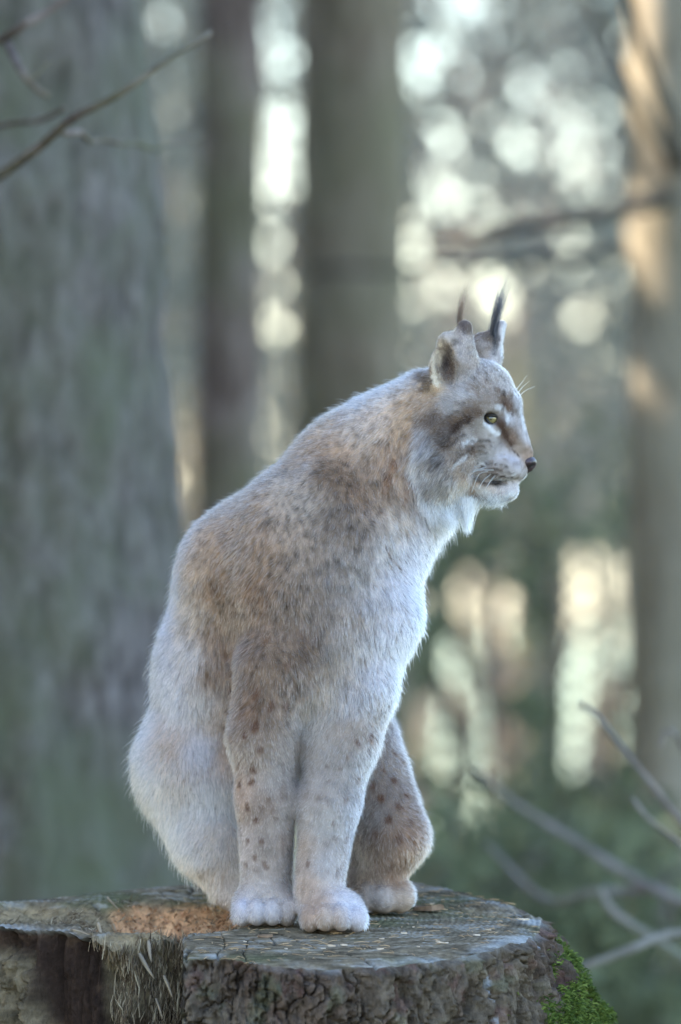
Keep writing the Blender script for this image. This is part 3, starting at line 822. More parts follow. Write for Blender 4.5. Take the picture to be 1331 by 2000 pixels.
# fallen needles and straw, too many to count
def needles():
    r = np.random.default_rng(77); n = 420
    u = r.uniform(380, 1090, n); v = r.uniform(1730, 1885, n); vv, ff, off = [], [], 0
    for a, b in zip(u, v):
        x, y = unproject_top(a, b)
        if np.hypot(x - SC[0], y - SC[1]) > 0.40: continue
        k = np.argmin((ST_X - x) ** 2 + (ST_Y - y) ** 2)
        c = ST_V[k] + [0, 0, 0.0012]; th = r.uniform(0, 6.28); L = r.uniform(0.006, 0.02)
        d = np.array([math.cos(th), math.sin(th), 0.06 * math.sin(th) + r.normal(0, 0.05)]) * L / 2
        e = np.array([0, 0, r.uniform(0, 0.0015)])
        tv, tf = tube([c - d, c + e, c + d], [0.0005, 0.0006, 0.0003], 3); vv.append(tv); ff += [tuple(i + off for i in q) for q in tf]; off += len(tv)
    o = link("fallen_needles", mesh_from("fallen_needles", np.concatenate(vv), ff), mat_plain("dry_needle", tuple(lin((176, 146, 110))), 0.8, 0.2, 0.4, 40))
    tag(o, "dry needles and straw scattered over the stump top", "needles", kind="stuff")
needles()
# ------------------------------------------------------------------ lynx: body as one blended surface
W0 = 70.0          # depth offset (photo pixels) of the animal
def Q(u, v, w):    # photo position + depth in pixels -> world point (numpy)
    return np.array(P(u, v, (w + W0) * S))

PR = []            # (kind, data, blend, op)
def cone(a, b, ra, rb, k=30, op=1): PR.append(("c", (Q(*a), Q(*b), ra * S, rb * S), k * S, op))
def ell(c, r, k=30, rz=0.0, ry=0.0, op=1):
    """rz: turn in the picture plane (deg, clockwise leaning right), ry: turn about the vertical"""
    a, b = math.radians(rz), math.radians(ry)
    Rp = np.array([[math.cos(a), 0, -math.sin(a)], [0, 1, 0], [math.sin(a), 0, math.cos(a)]])
    Rv = np.array([[math.cos(b), -math.sin(b), 0], [math.sin(b), math.cos(b), 0], [0, 0, 1]])
    M = (Rv @ Rp)
    PR.append(("e", (Q(*c), np.array([r[0], r[2], r[1]]) * S, M), k * S, op))

# trunk
cone((640, 965, 130), (490, 1120, 190), 106, 128, 60)
cone((490, 1120, 190), (445, 1300, 240), 128, 128, 60)
cone((445, 1300, 240), (440, 1490, 270), 128, 140, 60)
cone((690, 1070, 90), (708, 1200, 60), 136, 104, 60)
cone((708, 1200, 60), (668, 1335, 60), 102, 84, 50)
ell((585, 1130, 60), (132, 205, 118), 60, 8)
cone((600, 1300, 110), (600, 1420, 180), 120, 90, 60)
ell((632, 1290, 40), (110, 110, 80), 50)
ell((655, 1005, 15), (62, 105, 55), 30, 20)
# neck and throat
cone((840, 805, 95), (690, 905, 125), 82, 104, 50)
cone((850, 915, 95), (765, 1060, 100), 66, 82, 40)
cone((860, 860, 95), (740, 980, 110), 80, 110, 40)
# near foreleg (lynx's right)
cone((545, 1310, 10), (516, 1440, 0), 82, 64, 40)
cone((516, 1440, 0), (521, 1560, 0), 64, 55, 25)
cone((521, 1560, 0), (522, 1740, 5), 55, 49, 25)
ell((517, 1766, -14), (62, 43, 56), 20)
for du, dw, dv in ((-43, -56, 4), (-15, -76, 1), (16, -78, 1), (43, -58, 4)):
    ell((517 + du, 1781 + dv * .5, dw + 6), (20, 27, 33), 8)
# far foreleg (lynx's left)
cone((700, 1345, 25), (668, 1450, 5), 72, 66, 40)
cone((668, 1450, 5), (644, 1570, -25), 64, 56, 25)
cone((644, 1570, -25), (622, 1735, -60), 55, 46, 25)
ell((648, 1777, -84), (63, 43, 56), 20)
for du, dw, dv in ((-44, -56, 4), (-15, -76, 1), (16, -78, 1), (46, -58, 4)):
    ell((651 + du, 1792 + dv * .5, dw - 64), (20, 27, 33), 8)
# near hind leg (picture left)
ell((372, 1490, 270), (98, 112, 125), 40, 10)
cone((380, 1520, 270), (425, 1650, 210), 98, 72, 35)
cone((425, 1650, 210), (450, 1735, 190), 66, 40, 25)
cone((440, 1745, 260), (470, 1757, 170), 26, 28, 20)
# far hind leg (picture right)
ell((698, 1490, 200), (84, 125, 110), 40, -8)
cone((730, 1530, 170), (768, 1630, 125), 74, 68, 35)
cone((768, 1640, 125), (752, 1700, 130), 62, 44, 25)
cone((690, 1735, 190), (765, 1748, 130), 36, 33, 22)
ell((782, 1752, 112), (30, 32, 34), 10)
ell((750, 1755, 100), (28, 30, 32), 8)
ell((716, 1752, 112), (28, 32, 34), 10)
cone((695, 1560, 200), (704, 1715, 195), 62, 44, 30)
# stub tail behind
cone((470, 1600, 420), (540, 1680, 450), 34, 26, 25)
# skull, muzzle
ell((912, 800, 95), (86, 92, 88), 30)
ell((945, 775, 95), (62, 70, 66), 25)
cone((960, 848, 95), (1002, 903, 95), 58, 32, 25)
cone((992, 795, 95), (1024, 884, 95), 24, 17, 22)
ell((985, 782, 66), (22, 22, 20), 16, -20)
ell((985, 782, 124), (22, 22, 20), 16, -20)
ell((1000, 790, 108), (17, 22, 18), 14, -10)
ell((1000, 790, 82), (17, 22, 18), 14, -10)
ell((974, 911, 62), (46, 26, 24), 12, -12)
ell((974, 911, 128), (46, 26, 24), 12, -12)
cone((900, 918, 95), (965, 954, 95), 54, 26, 22)
ell((990, 957, 95), (24, 22, 27), 14, 15)
ell((1005, 918, 95), (23, 22, 30), 16)
ell((858, 888, 32), (66, 80, 44), 22, 16)
ell((858, 888, 158), (66, 80, 44), 22, 16)
ell((935, 868, 48), (38, 26, 20), 18, -15)
ell((935, 868, 142), (38, 26, 20), 18, -15)
cone((925, 937, 48), (1012, 937, 80), 3.0, 2.5, 6, -1)
ell((958, 817, 30), (17, 12, 16), 8, -20, 0, -1)
# ears
ell((888, 722, 66), (48, 58, 36), 14, 8)
cone((891, 702, 64), (908, 640, 62), 42, 15, 10)
ell((886, 682, 64), (28, 38, 22), 10, 38)
ell((866, 702, 32), (24, 56, 38), 6, 18, 0, -1)
ell((948, 690, 135), (34, 42, 28), 14, 24, 20)
cone((952, 683, 134), (980, 636, 130), 30, 10, 10)

def prim_d(pr, p):
    kind, d = pr[0], pr[1]
    if kind == "c":
        a, b, ra, rb = d
        ba = b - a; t = np.clip(((p - a) @ ba) / (ba @ ba), 0, 1)
        return np.linalg.norm(p - a - t[..., None] * ba, axis=-1) - (ra + (rb - ra) * t)
    c, r, M = d
    q = (p - c) @ M          # into the ellipsoid's own axes
    k0 = np.linalg.norm(q / r, axis=-1); k1 = np.linalg.norm(q / (r * r), axis=-1) + 1e-9
    return k0 * (k0 - 1) / k1

def blend(f, d, k, op):
    if op > 0:
        h = np.maximum(k - np.abs(f - d), 0) / k
        return np.minimum(f, d) - h * h * k * 0.25
    d = -d
    h = np.maximum(k - np.abs(f - d), 0) / k
    return np.maximum(f, d) + h * h * k * 0.25

def sdf(p):
    f = np.full(p.shape[:-1], 1.0)
    for pr in PR: f = blend(f, prim_d(pr, p), pr[2], pr[3])
    return f

def bounds(pr, margin):
    d = pr[1]
    if pr[0] == "c":
        a, b, ra, rb = d; r = max(ra, rb) + margin
        return np.minimum(a, b) - r, np.maximum(a, b) + r
    c, r, _ = d; r = r.max() + margin
    return c - r, c + r

def polygonise(h=0.0037):
    los, his = zip(*[bounds(q, 0.02) for q in PR if q[3] > 0])
    lo, hi = np.min(los, 0), np.max(his, 0)
    n = np.ceil((hi - lo) / h).astype(int) + 1
    ax = [lo[i] + h * np.arange(n[i]) for i in range(3)]
    F = np.full(n, 1.0, np.float32)
    for pr in PR:
        a, b = bounds(pr, pr[2] + 0.012)
        i0 = np.maximum(np.floor((a - lo) / h).astype(int), 0); i1 = np.minimum(np.ceil((b - lo) / h).astype(int) + 1, n)
        sl = tuple(slice(i0[k], i1[k]) for k in range(3))
        g = np.stack(np.meshgrid(*[ax[k][sl[k]] for k in range(3)], indexing='ij'), -1).astype(np.float32)
        F[sl] = blend(F[sl], prim_d(pr, g).astype(np.float32), np.float32(pr[2]), pr[3])
    ins = F < 0
    c = [ins[dx:n[0] - 1 + dx, dy:n[1] - 1 + dy, dz:n[2] - 1 + dz] for dx in (0, 1) for dy in (0, 1) for dz in (0, 1)]
    cnt = sum(q.astype(np.int8) for q in c)
    act = np.argwhere((cnt > 0) & (cnt < 8))
    index = -np.ones(n - 1, np.int64); index[tuple(act.T)] = np.arange(len(act))
    corners = [(dx, dy, dz) for dx in (0, 1) for dy in (0, 1) for dz in (0, 1)]
    val = np.stack([F[act[:, 0] + a, act[:, 1] + b, act[:, 2] + c_] for a, b, c_ in corners], 1)
    acc = np.zeros((len(act), 3)); w = np.zeros(len(act))
    for i in range(8):
        for j in range(i + 1, 8):
            ci, cj = np.array(corners[i]), np.array(corners[j])
            if np.abs(ci - cj).sum() != 1: continue
            a, b = val[:, i], val[:, j]; m = (a < 0) != (b < 0)
            t = np.where(m, a / np.where(m, a - b, 1), 0)
            acc += m[:, None] * (ci + t[:, None] * (cj - ci)); w += m
    verts = lo + h * (act + acc / w[:, None])
    faces = []
    for axis in range(3):
        a1, a2 = (axis + 1) % 3, (axis + 2) % 3
        s0 = [slice(None)] * 3; s1 = [slice(None)] * 3
        s0[axis] = slice(0, n[axis] - 1); s1[axis] = slice(1, n[axis])
        A, B = ins[tuple(s0)], ins[tuple(s1)]
        e = np.argwhere(A != B); e = e[(e[:, a1] > 0) & (e[:, a2] > 0) & (e[:, a1] < n[a1] - 1) & (e[:, a2] < n[a2] - 1)]
        o1 = np.zeros(3, int); o1[a1] = 1; o2 = np.zeros(3, int); o2[a2] = 1
        q = np.stack([index[tuple((e - o1 - o2).T)], index[tuple((e - o2).T)], index[tuple(e.T)], index[tuple((e - o1).T)]], 1)
        flip = ~A[tuple(e.T)]
        q[flip] = q[flip][:, ::-1]
        faces.append(q)
    faces = np.concatenate(faces); faces = faces[(faces >= 0).all(1)]
    return verts, faces

def grad(p, e=0.0015):
    g = np.stack([sdf(p + e * np.eye(3)[k]) - sdf(p - e * np.eye(3)[k]) for k in range(3)], -1)
    return g / (np.linalg.norm(g, axis=-1, keepdims=True) + 1e-9)

BV, BF = polygonise()
for _ in range(2):
    g_ = grad(BV); BV = BV - g_ * sdf(BV)[:, None]
BN = grad(BV, 0.003)

def surf(u, v, w_start=-260, w_max=700):
    """first point of the body met from the front at photo position (u, v), or the closest approach"""
    ws = np.arange(w_start, w_max, 3.0)
    pts = np.stack([Q(u, v, w) for w in ws]); d = sdf(pts)
    k = np.argmax(d < 0) if (d < 0).any() else int(np.argmin(d))
    return pts[k], ws[k]

# ------------------------------------------------------------------ coat: colour, length (px) and lie of the hair at photo positions
WH = (215, 211, 213); PALE = (206, 198, 190); TAN = (190, 166, 142); BRN = (150, 126, 106); GRY = (160, 152, 148); DGR = (122, 114, 110); RUST = (176, 134, 104); DK = (84, 72, 66)
COAT = [  # u, v, colour, length, du, dv
    # nape, neck
    (790, 745, PALE, 36, -.8, .6), (745, 765, PALE, 40, -.8, .6), (825, 735, (126, 108, 94), 26, -.8, .5), (800, 790, TAN, 40, -.7, .7), (700, 790, PALE, 40, -.8, .6), (735, 830, (214, 196, 180), 44, -.7, .7),
    (790, 850, TAN, 44, -.4, .9), (760, 900, (184, 162, 144), 46, -.3, 1), (740, 960, (168, 150, 134), 44, -.2, 1), (790, 960, (180, 162, 148), 44, 0, 1), (820, 920, PALE, 44, -.2, 1),
    (690, 850, (208, 192, 178), 42, -.6, .8), (640, 820, TAN, 38, -.8, .6), (665, 880, (180, 156, 136), 40, -.5, .8),
    # back and withers
    (590, 850, TAN, 32, -.8, .6), (540, 880, (184, 164, 144), 32, -.7, .7), (490, 910, (186, 166, 146), 32, -.7, .7), (560, 940, (190, 176, 164), 32, -.5, .9), (600, 985, (180, 168, 158), 32, -.4, .9),
    (440, 970, (186, 166, 148), 34, -.6, .8), (390, 1020, (196, 178, 162), 36, -.5, .9), (350, 1080, (208, 194, 182), 38, -.4, .9), (330, 1150, WH, 40, -.2, 1), (322, 1230, WH, 42, -.1, 1), (318, 1310, WH, 46, -.1, 1),
    (480, 1000, (176, 156, 138), 32, -.5, .9), (430, 1060, (180, 156, 134), 34, -.4, .9), (385, 1120, (196, 174, 154), 36, -.3, 1), (420, 1150, BRN, 34, -.2, 1), (375, 1210, (200, 184, 170), 40, -.1, 1), (365, 1290, (214, 206, 200), 44, -.1, 1),
    (425, 1240, (160, 138, 120), 38, 0, 1), (415, 1320, (160, 138, 120), 42, .1, 1), (390, 1370, (206, 196, 188), 48, .1, 1), (345, 1370, WH, 48, -.1, 1),
    # shoulder and side
    (650, 930, (132, 114, 100), 34, -.4, .9), (700, 960, (140, 120, 104), 36, -.3, 1), (640, 1010, (142, 130, 122), 34, -.3, 1), (700, 1040, (146, 134, 126), 36, 0, 1), (560, 1040, (176, 160, 148), 32, -.4, .9),
    (520, 1080, (170, 148, 130), 32, -.3, 1), (600, 1100, (162, 148, 138), 34, -.2, 1), (660, 1120, (158, 148, 142), 36, 0, 1), (500, 1160, (152, 128, 110), 34, -.2, 1), (560, 1190, (150, 134, 122), 34, -.1, 1),
    (620, 1200, (156, 144, 136), 38, 0, 1), (480, 1230, (150, 131, 116), 36, 0, 1), (540, 1270, (148, 131, 118), 36, .1, 1), (600, 1270, (130, 114, 102), 40, .1, 1), (470, 1310, (146, 127, 112), 36, .1, 1), (530, 1340, (146, 128, 114), 34, .1, 1),
    (590, 1330, (146, 130, 118), 42, .1, 1), (700, 1130, (170, 164, 160), 42, .1, 1),
    # chest
    (790, 1020, (196, 184, 174), 48, .1, 1), (840, 1030, WH, 36, .2, 1), (760, 1080, (196, 190, 186), 46, .2, 1), (810, 1090, WH, 48, .2, 1), (845, 1110, (190, 188, 190), 34, .2, 1), (780, 1150, WH, 50, .1, 1), (820, 1190, (206, 206, 210), 42, .1, 1),
    (730, 1180, (196, 192, 192), 50, .1, 1), (690, 1210, (182, 172, 166), 50, .1, 1), (760, 1240, WH, 54, .0, 1), (800, 1270, (206, 206, 210), 42, 0, 1), (700, 1280, (200, 192, 186), 56, 0, 1), (650, 1290, (176, 164, 152), 56, 0, 1), (740, 1320, WH, 52, -.1, 1),
    (640, 1370, (190, 178, 166), 58, 0, 1), (610, 1420, (200, 190, 180), 56, 0, 1), (690, 1370, (206, 200, 198), 54, -.1, 1), (780, 1350, (196, 194, 196), 38, -.1, 1),
    # near foreleg
    (440, 1400, (196, 178, 164), 32, 0, 1), (490, 1390, (140, 118, 102), 30, .1, 1), (540, 1400, (150, 134, 122), 28, .1, 1), (570, 1440, (170, 160, 154), 26, 0, 1), (450, 1470, (206, 184, 168), 26, 0, 1), (500, 1470, (170, 156, 146), 25, 0, 1),
    (545, 1520, (178, 170, 166), 23, 0, 1), (470, 1560, (204, 180, 164), 22, 0, 1), (515, 1580, (166, 152, 144), 22, 0, 1), (560, 1600, (182, 174, 170), 21, 0, 1), (475, 1650, (210, 196, 188), 20, 0, 1), (520, 1660, (172, 160, 152), 20, 0, 1), (565, 1690, (180, 172, 168), 18, 0, 1),
    (500, 1715, (196, 186, 180), 18, 0, 1), (470, 1770, WH, 24, 0, 1), (517, 1750, (200, 188, 178), 22, 0, 1), (520, 1790, (216, 212, 212), 20, 0, 1), (565, 1775, (206, 194, 184), 20, .1, 1),
    # far foreleg
    (740, 1410, (178, 168, 162), 30, -.2, 1), (690, 1430, (176, 164, 156), 28, -.2, 1), (630, 1460, (182, 174, 170), 26, -.1, 1), (710, 1500, (186, 182, 182), 24, -.2, 1), (660, 1530, (176, 168, 164), 23, -.2, 1), (610, 1560, (186, 178, 174), 22, -.1, 1),
    (690, 1600, (196, 194, 196), 21, -.2, 1), (640, 1620, (186, 180, 176), 20, -.2, 1), (590, 1660, (196, 178, 164), 19, -.1, 1), (640, 1690, (196, 190, 188), 18, -.1, 1), (600, 1735, (196, 176, 162), 16, -.1, 1), (620, 1775, (190, 166, 148), 20, 0, 1), (680, 1770, (216, 212, 212), 22, .1, 1),
    (650, 1800, (200, 184, 172), 19, 0, 1), (700, 1800, WH, 22, .1, 1),
    # hind leg, picture left
    (290, 1410, WH, 58, -.4, 1), (275, 1470, (220, 210, 204), 62, -.5, .9), (330, 1450, (208, 188, 172), 58, -.2, 1), (290, 1540, WH, 64, -.3, 1), (340, 1530, (212, 196, 182), 64, -.1, 1), (390, 1470, WH, 60, .1, 1), (400, 1560, (220, 214, 208), 60, 0, 1),
    (330, 1620, WH, 60, -.2, 1), (390, 1650, (214, 204, 194), 52, 0, 1), (420, 1720, (206, 192, 180), 34, 0, 1), (445, 1760, (206, 194, 184), 22, 0, 1),
    # hind leg, picture right
    (770, 1420, (160, 150, 146), 30, .1, 1), (740, 1480, (156, 146, 142), 28, .1, 1), (790, 1500, (160, 148, 140), 28, .1, 1), (760, 1550, (152, 140, 134), 30, .1, 1), (800, 1590, (156, 138, 126), 32, .2, 1), (725, 1600, (162, 156, 154), 32, 0, 1),
    (750, 1650, (150, 130, 116), 36, .1, 1), (810, 1660, (176, 146, 122), 36, .2, 1), (780, 1700, (152, 124, 104), 32, .1, 1), (700, 1670, (170, 164, 162), 30, 0, 1), (700, 1730, (160, 148, 140), 22, .5, .8), (740, 1760, (196, 188, 184), 16, .8, .3), (795, 1765, (204, 188, 174), 16, .9, .2),
    # head
    (1030, 888, (180, 160, 146), 4, -.4, -.9), (1015, 875, (176, 160, 148), 5, -.6, -.7), (1000, 858, (136, 116, 104), 6, -.7, -.6), (1030, 852, (200, 196, 196), 6, -.5, -.9), (1018, 815, (196, 192, 194), 7, -.5, -.9), (996, 815, (196, 194, 198), 7, -.5, -.9),
    (983, 785, (124, 108, 100), 7, -.5, -.9), (992, 798, (136, 116, 106), 7, -.5, -.9), (1012, 785, (190, 188, 192), 9, -.5, -.9), (990, 758, (180, 174, 174), 11, -.6, -.8), (972, 800, (176, 170, 168), 7, -.6, -.7), (950, 795, (166, 158, 154), 9, -.8, -.4),
    (978, 830, (96, 78, 68), 4, -.8, .3), (985, 845, (110, 92, 80), 5, -.8, .3), (955, 838, (190, 186, 184), 7, -.9, .3), (968, 846, (190, 186, 184), 7, -.9, .3), (940, 822, (170, 164, 160), 8, -1, .1), (935, 808, (110, 96, 88), 8, -1, 0),
    (960, 775, (166, 156, 152), 12, -.6, -.7), (935, 750, (168, 158, 152), 14, -.6, -.8), (965, 730, (170, 160, 154), 15, -.5, -.9), (940, 715, (168, 158, 152), 16, -.4, -.9), (905, 770, (186, 182, 182), 18, -.8, -.1), (880, 790, (176, 172, 172), 22, -.8, .2),
    (915, 815, (112, 98, 90), 13, -1, .15), (890, 830, (96, 84, 78), 16, -1, .3), (865, 855, (104, 96, 92), 22, -.9, .5), (915, 850, (176, 170, 168), 13, -1, .3), (945, 865, (170, 164, 162), 10, -1, .2), (920, 875, (140, 126, 118), 13, -1, .3),
    (885, 880, (160, 150, 144), 18, -.9, .5), (850, 900, (132, 126, 124), 48, -.8, .7), (830, 880, (170, 166, 166), 54, -.7, .8), (820, 850, (166, 160, 158), 51, -.6, .8), (845, 820, (120, 108, 100), 26, -.7, .7), (838, 945, (136, 130, 128), 64, -.5, .9), (865, 945, (140, 132, 126), 54, -.6, .8),
    (895, 910, (170, 156, 144), 22, -.8, .6), (920, 905, (176, 164, 154), 12, -.9, .5), (950, 895, (190, 188, 190), 7, -1, .2), (980, 885, (196, 192, 194), 6, -1, .1), (1005, 900, (200, 196, 198), 5, -1, .2), (985, 915, (186, 180, 178), 6, -1, .3), (960, 918, (176, 168, 166), 7, -1, .4),
    (1015, 930, (206, 200, 198), 5, -.9, .5), (905, 945, (196, 172, 150), 22, -.6, .8), (930, 955, (190, 166, 146), 14, -.5, .9), (960, 962, (214, 202, 192), 12, -.4, .9), (990, 965, WH, 12, -.3, 1), (1005, 950, (220, 214, 210), 8, -.3, 1),
    (855, 985, WH, 89, -.1, 1), (890, 985, (214, 200, 186), 70, 0, 1), (868, 968, (176, 168, 162), 70, -.3, 1), (915, 985, WH, 64, 0, 1),
    # ears
    (915, 700, (178, 170, 168), 12, .1, -1), (905, 660, (180, 172, 170), 9, .1, -1), (912, 640, (124, 112, 106), 6, .1, -1), (858, 740, (204, 186, 160), 12, .1, -1), (855, 705, (210, 196, 174), 8, .2, -1), (880, 660, (206, 196, 184), 7, .4, -.9),
    (872, 710, (96, 86, 82), 9, .3, -.9), (880, 730, (110, 98, 92), 16, .4, -.9), (900, 735, (170, 164, 162), 18, .3, -.9), (843, 755, (196, 170, 138), 16, -.3, .8), (945, 680, (190, 180, 174), 10, .3, -1), (955, 660, (140, 128, 120), 8, .3, -1), (978, 650, (214, 206, 202), 9, .4, -1), (970, 690, (212, 208, 208), 12, .4, -.9),
]
cp = np.array([surf(a[0], a[1])[0] for a in COAT])
hd_ = np.array([(a[0] > 815 and a[1] < 960) for a in COAT])[:, None]
cc = np.array([lin(a[2]) for a in COAT]) / 0.6
cc = 0.47 * np.where(hd_, cc ** 1.15, cc ** 1.18)
wh_ = smooth(0.3, 0.55, cc.mean(1, keepdims=True))
cc = np.clip(cc, 0.01, 1) * (np.array([1.05, 0.98, 0.90]) * (1 - wh_) + np.array([1.02, 0.97, 0.98]) * wh_); cl = np.array([a[3] * S for a in COAT])
cd = np.array([[a[4], 0.0, -a[5]] for a in COAT]); cd /= np.linalg.norm(cd, axis=1)[:, None]
# finer spacing on the head than on the body
ci = np.array([(0.55 if (a[0] > 815 and a[1] < 960) else 1.0) for a in COAT])

def coat_at(p):
    col = np.zeros((len(p), 3)); ln = np.zeros(len(p)); dr = np.zeros((len(p), 3)); W = np.zeros(len(p))
    for a in range(0, len(p), 20000):
        q = p[a:a + 20000]
        d = np.linalg.norm(q[:, None] - cp[None], axis=2) / (ci * S)[None]
        w = 1 / (d * d + np.where(ci < 0.9, 60.0, 650.0)[None]) ** 2.0
        W_ = w.sum(1)[:, None]
        col[a:a + 20000] = w @ cc / W_; ln[a:a + 20000] = (w @ cl) / W_[:, 0]; dr[a:a + 20000] = w @ cd / W_
    return col, ln, dr

# dark spots on the coat (photo position, radius px, strength)
SPOTS = [(445, 1393, 9, .8), (470, 1396, 9, .9), (436, 1420, 7, .6), (452, 1440, 10, .8), (478, 1436, 9, .9), (500, 1420, 12, .7), (466, 1490, 9, .9), (495, 1500, 9, .7), (470, 1535, 9, .9), (492, 1528, 8, .7), (505, 1465, 8, .6),
         (484, 1575, 8, .7), (468, 1598, 7, .6), (500, 1602, 8, .7), (522, 1560, 7, .5), (486, 1640, 8, .6), (512, 1640, 8, .6), (500, 1672, 8, .6), (540, 1600, 6, .4), (480, 1690, 7, .5), (520, 1690, 8, .5), (455, 1350, 12, .7), (500, 1355, 14, .6), (530, 1380, 12, .6), (560, 1375, 10, .5),
         (725, 1438, 11, .8), (700, 1450, 9, .6), (745, 1415, 9, .6), (680, 1480, 8, .5), (700, 1520, 8, .5), (665, 1500, 7, .4), (640, 1500, 7, .4), (675, 1560, 8, .5), (640, 1570, 7, .4), (655, 1610, 7, .4), (615, 1640, 8, .4), (600, 1690, 9, .5), (720, 1470, 8, .5),
         (742, 1560, 10, .8), (770, 1525, 9, .7), (792, 1556, 9, .7), (760, 1600, 10, .7), (800, 1605, 9, .7), (745, 1505, 8, .6), (772, 1470, 8, .6), (790, 1440, 7, .5), (730, 1535, 8, .6), (778, 1580, 9, .7), (735, 1630, 10, .5), (780, 1640, 12, .5), (785, 1490, 7, .6), (715, 1560, 8, .5), (805, 1640, 9, .5), (755, 1450, 8, .5), (730, 1590, 8, .6),
         (520, 1250, 12, .4), (560, 1300, 12, .4), (480, 1270, 12, .4), (440, 1280, 12, .4), (590, 1240, 10, .3), (460, 1200, 10, .25), (520, 1190, 10, .25),
         (985, 790, 5, .7), (972, 760, 6, .5), (950, 745, 6, .4), (960, 720, 5, .5), (940, 735, 5, .4), (930, 770, 6, .4), (945, 700, 5, .4), (910, 795, 6, .4), (900, 850, 6, .4), (930, 885, 6, .4), (905, 885, 6, .4),
         (945, 910, 4, .8), (965, 914, 4, .8), (985, 916, 4, .8), (955, 926, 4, .8), (978, 928, 4, .8), (1000, 926, 4, .7), (975, 904, 3, .7), (995, 908, 3, .6), (940, 900, 4, .5), (955, 888, 4, .4),
         (770, 905, 10, .4), (785, 930, 9, .4), (755, 940, 10, .4), (745, 1000, 8, .4)]
SPP = np.array([surf(a[0], a[1])[0] for a in SPOTS]); SPR = np.array([a[2] * 0.82 * S for a in SPOTS]); SPS = np.array([a[3] for a in SPOTS])

DKB, WHT = (70, 56, 48), (232, 230, 230)
STROKES = [  # photo polyline, half width px, colour, strength
    ([(947, 812), (915, 818), (890, 836), (868, 872)], 7, DKB, .75), ([(977, 828), (987, 850), (998, 868)], 6, (84, 64, 52), .8), ([(946, 826), (960, 840), (974, 848)], 4.5, WHT, .7),
    ([(968, 797), (984, 800), (990, 822)], 5, WHT, .5), ([(985, 765), (982, 800)], 4.5, DKB, .7), ([(998, 770), (1000, 812)], 5, (100, 82, 72), .7), ([(962, 742), (970, 775)], 4, DKB, .5), ([(945, 715), (952, 742)], 3.5, DKB, .5),
    ([(925, 735), (935, 765)], 4, DKB, .45), ([(975, 735), (990, 752)], 3.5, DKB, .5), ([(1008, 770), (1018, 800), (1026, 840)], 5, WHT, .6),
    ([(908, 848), (882, 868), (860, 905)], 5, DKB, .6), ([(925, 876), (897, 896), (874, 932)], 4.5, DKB, .55), ([(950, 872), (915, 868), (890, 885)], 3.5, DKB, .5), ([(930, 858), (905, 868)], 5, WHT, .45), ([(912, 890), (885, 915)], 5, WHT, .4),
    ([(955, 862), (928, 860), (905, 872)], 2.6, DKB, .6), ([(960, 872), (935, 878), (908, 898)], 2.6, DKB, .6), ([(950, 885), (925, 892), (902, 915)], 2.6, DKB, .5), ([(900, 800), (878, 812), (858, 838)], 3.5, DKB, .55), ([(918, 782), (895, 790)], 3, DKB, .45),
    ([(880, 850), (856, 878), (846, 915)], 3.5, DKB, .5), ([(972, 722), (985, 742)], 2.5, DKB, .6), ([(955, 705), (962, 730)], 2.5, DKB, .55), ([(975, 755), (978, 785)], 2.5, DKB, .6), ([(930, 712), (938, 738)], 2.5, DKB, .5),
    ([(838, 855), (822, 905), (838, 972)], 7, (96, 90, 90), .6), ([(815, 880), (806, 930), (835, 990)], 8, WHT, .45),
    ([(936, 903), (965, 906), (990, 912)], 2.6, DKB, .85), ([(940, 913), (970, 917), (1004, 924)], 2.8, DKB, .85), ([(950, 923), (975, 929), (1000, 932)], 2.6, DKB, .8), ([(938, 908), (985, 914)], 2.4, WHT, .5), ([(950, 919), (1005, 928)], 2.4, WHT, .5),
    ([(924, 930), (938, 939), (955, 945), (982, 946), (1000, 940)], 5.5, (22, 18, 20), 1.0), ([(1003, 876), (1012, 890)], 3, DKB, .8), ([(935, 955), (970, 975), (1000, 968)], 10, WHT, .6),
    ([(852, 755), (846, 715), (862, 672), (890, 644)], 5, (226, 210, 184), .9), ([(868, 720), (876, 690), (890, 668)], 9, (70, 62, 60), .55), ([(908, 648), (905, 634)], 7, (104, 94, 92), .7), ([(820, 725), (835, 745), (830, 762)], 12, (84, 70, 60), .7),
    ([(965, 690), (972, 655), (968, 640)], 6, (40, 36, 36), .7), ([(980, 690), (984, 640)], 6, WHT, .8), ([(728, 1020), (755, 1075), (785, 1118)], 3.5, (110, 84, 64), .6), ([(770, 905), (750, 960)], 8, (140, 104, 78), .45), ([(800, 940), (790, 985)], 7, (140, 104, 78), .4),
]
STK = []
for pl, hw_, c_, st_ in STROKES:
    q_ = spline([surf(*x_)[0] for x_ in pl], 14); STK.append((q_, hw_ * S, 0.78 * (lin(c_) / 0.78) ** 1.2, st_))

def paint_strokes(p, c):
    pj = p + 0.0022 * np.stack([vnoise(p * 190, 6), vnoise(p * 190, 7), vnoise(p * 190, 8)], 1)
    brk = 0.75 + 0.35 * vnoise(p * 230, 9)
    for q_, r_, k_, st_ in STK:
        m = np.where(np.linalg.norm(p - q_.mean(0), axis=1) < 0.12)[0]
        if not len(m): continue
        d = np.full(len(m), 9.0)
        for i in range(len(q_) - 1):
            a, b_ = q_[i], q_[i + 1]; ba = b_ - a; t = np.clip(((pj[m] - a) @ ba) / (ba @ ba + 1e-12), 0, 1)
            d = np.minimum(d, np.linalg.norm(pj[m] - a - t[:, None] * ba, axis=1))
        w = (min(1.0, st_ * 1.3) * (1 - smooth(0.6, 1.25, d / r_)) * np.clip(brk[m], 0, 1))[:, None]
        c[m] = c[m] * (1 - w) + k_[None] * w
    return c

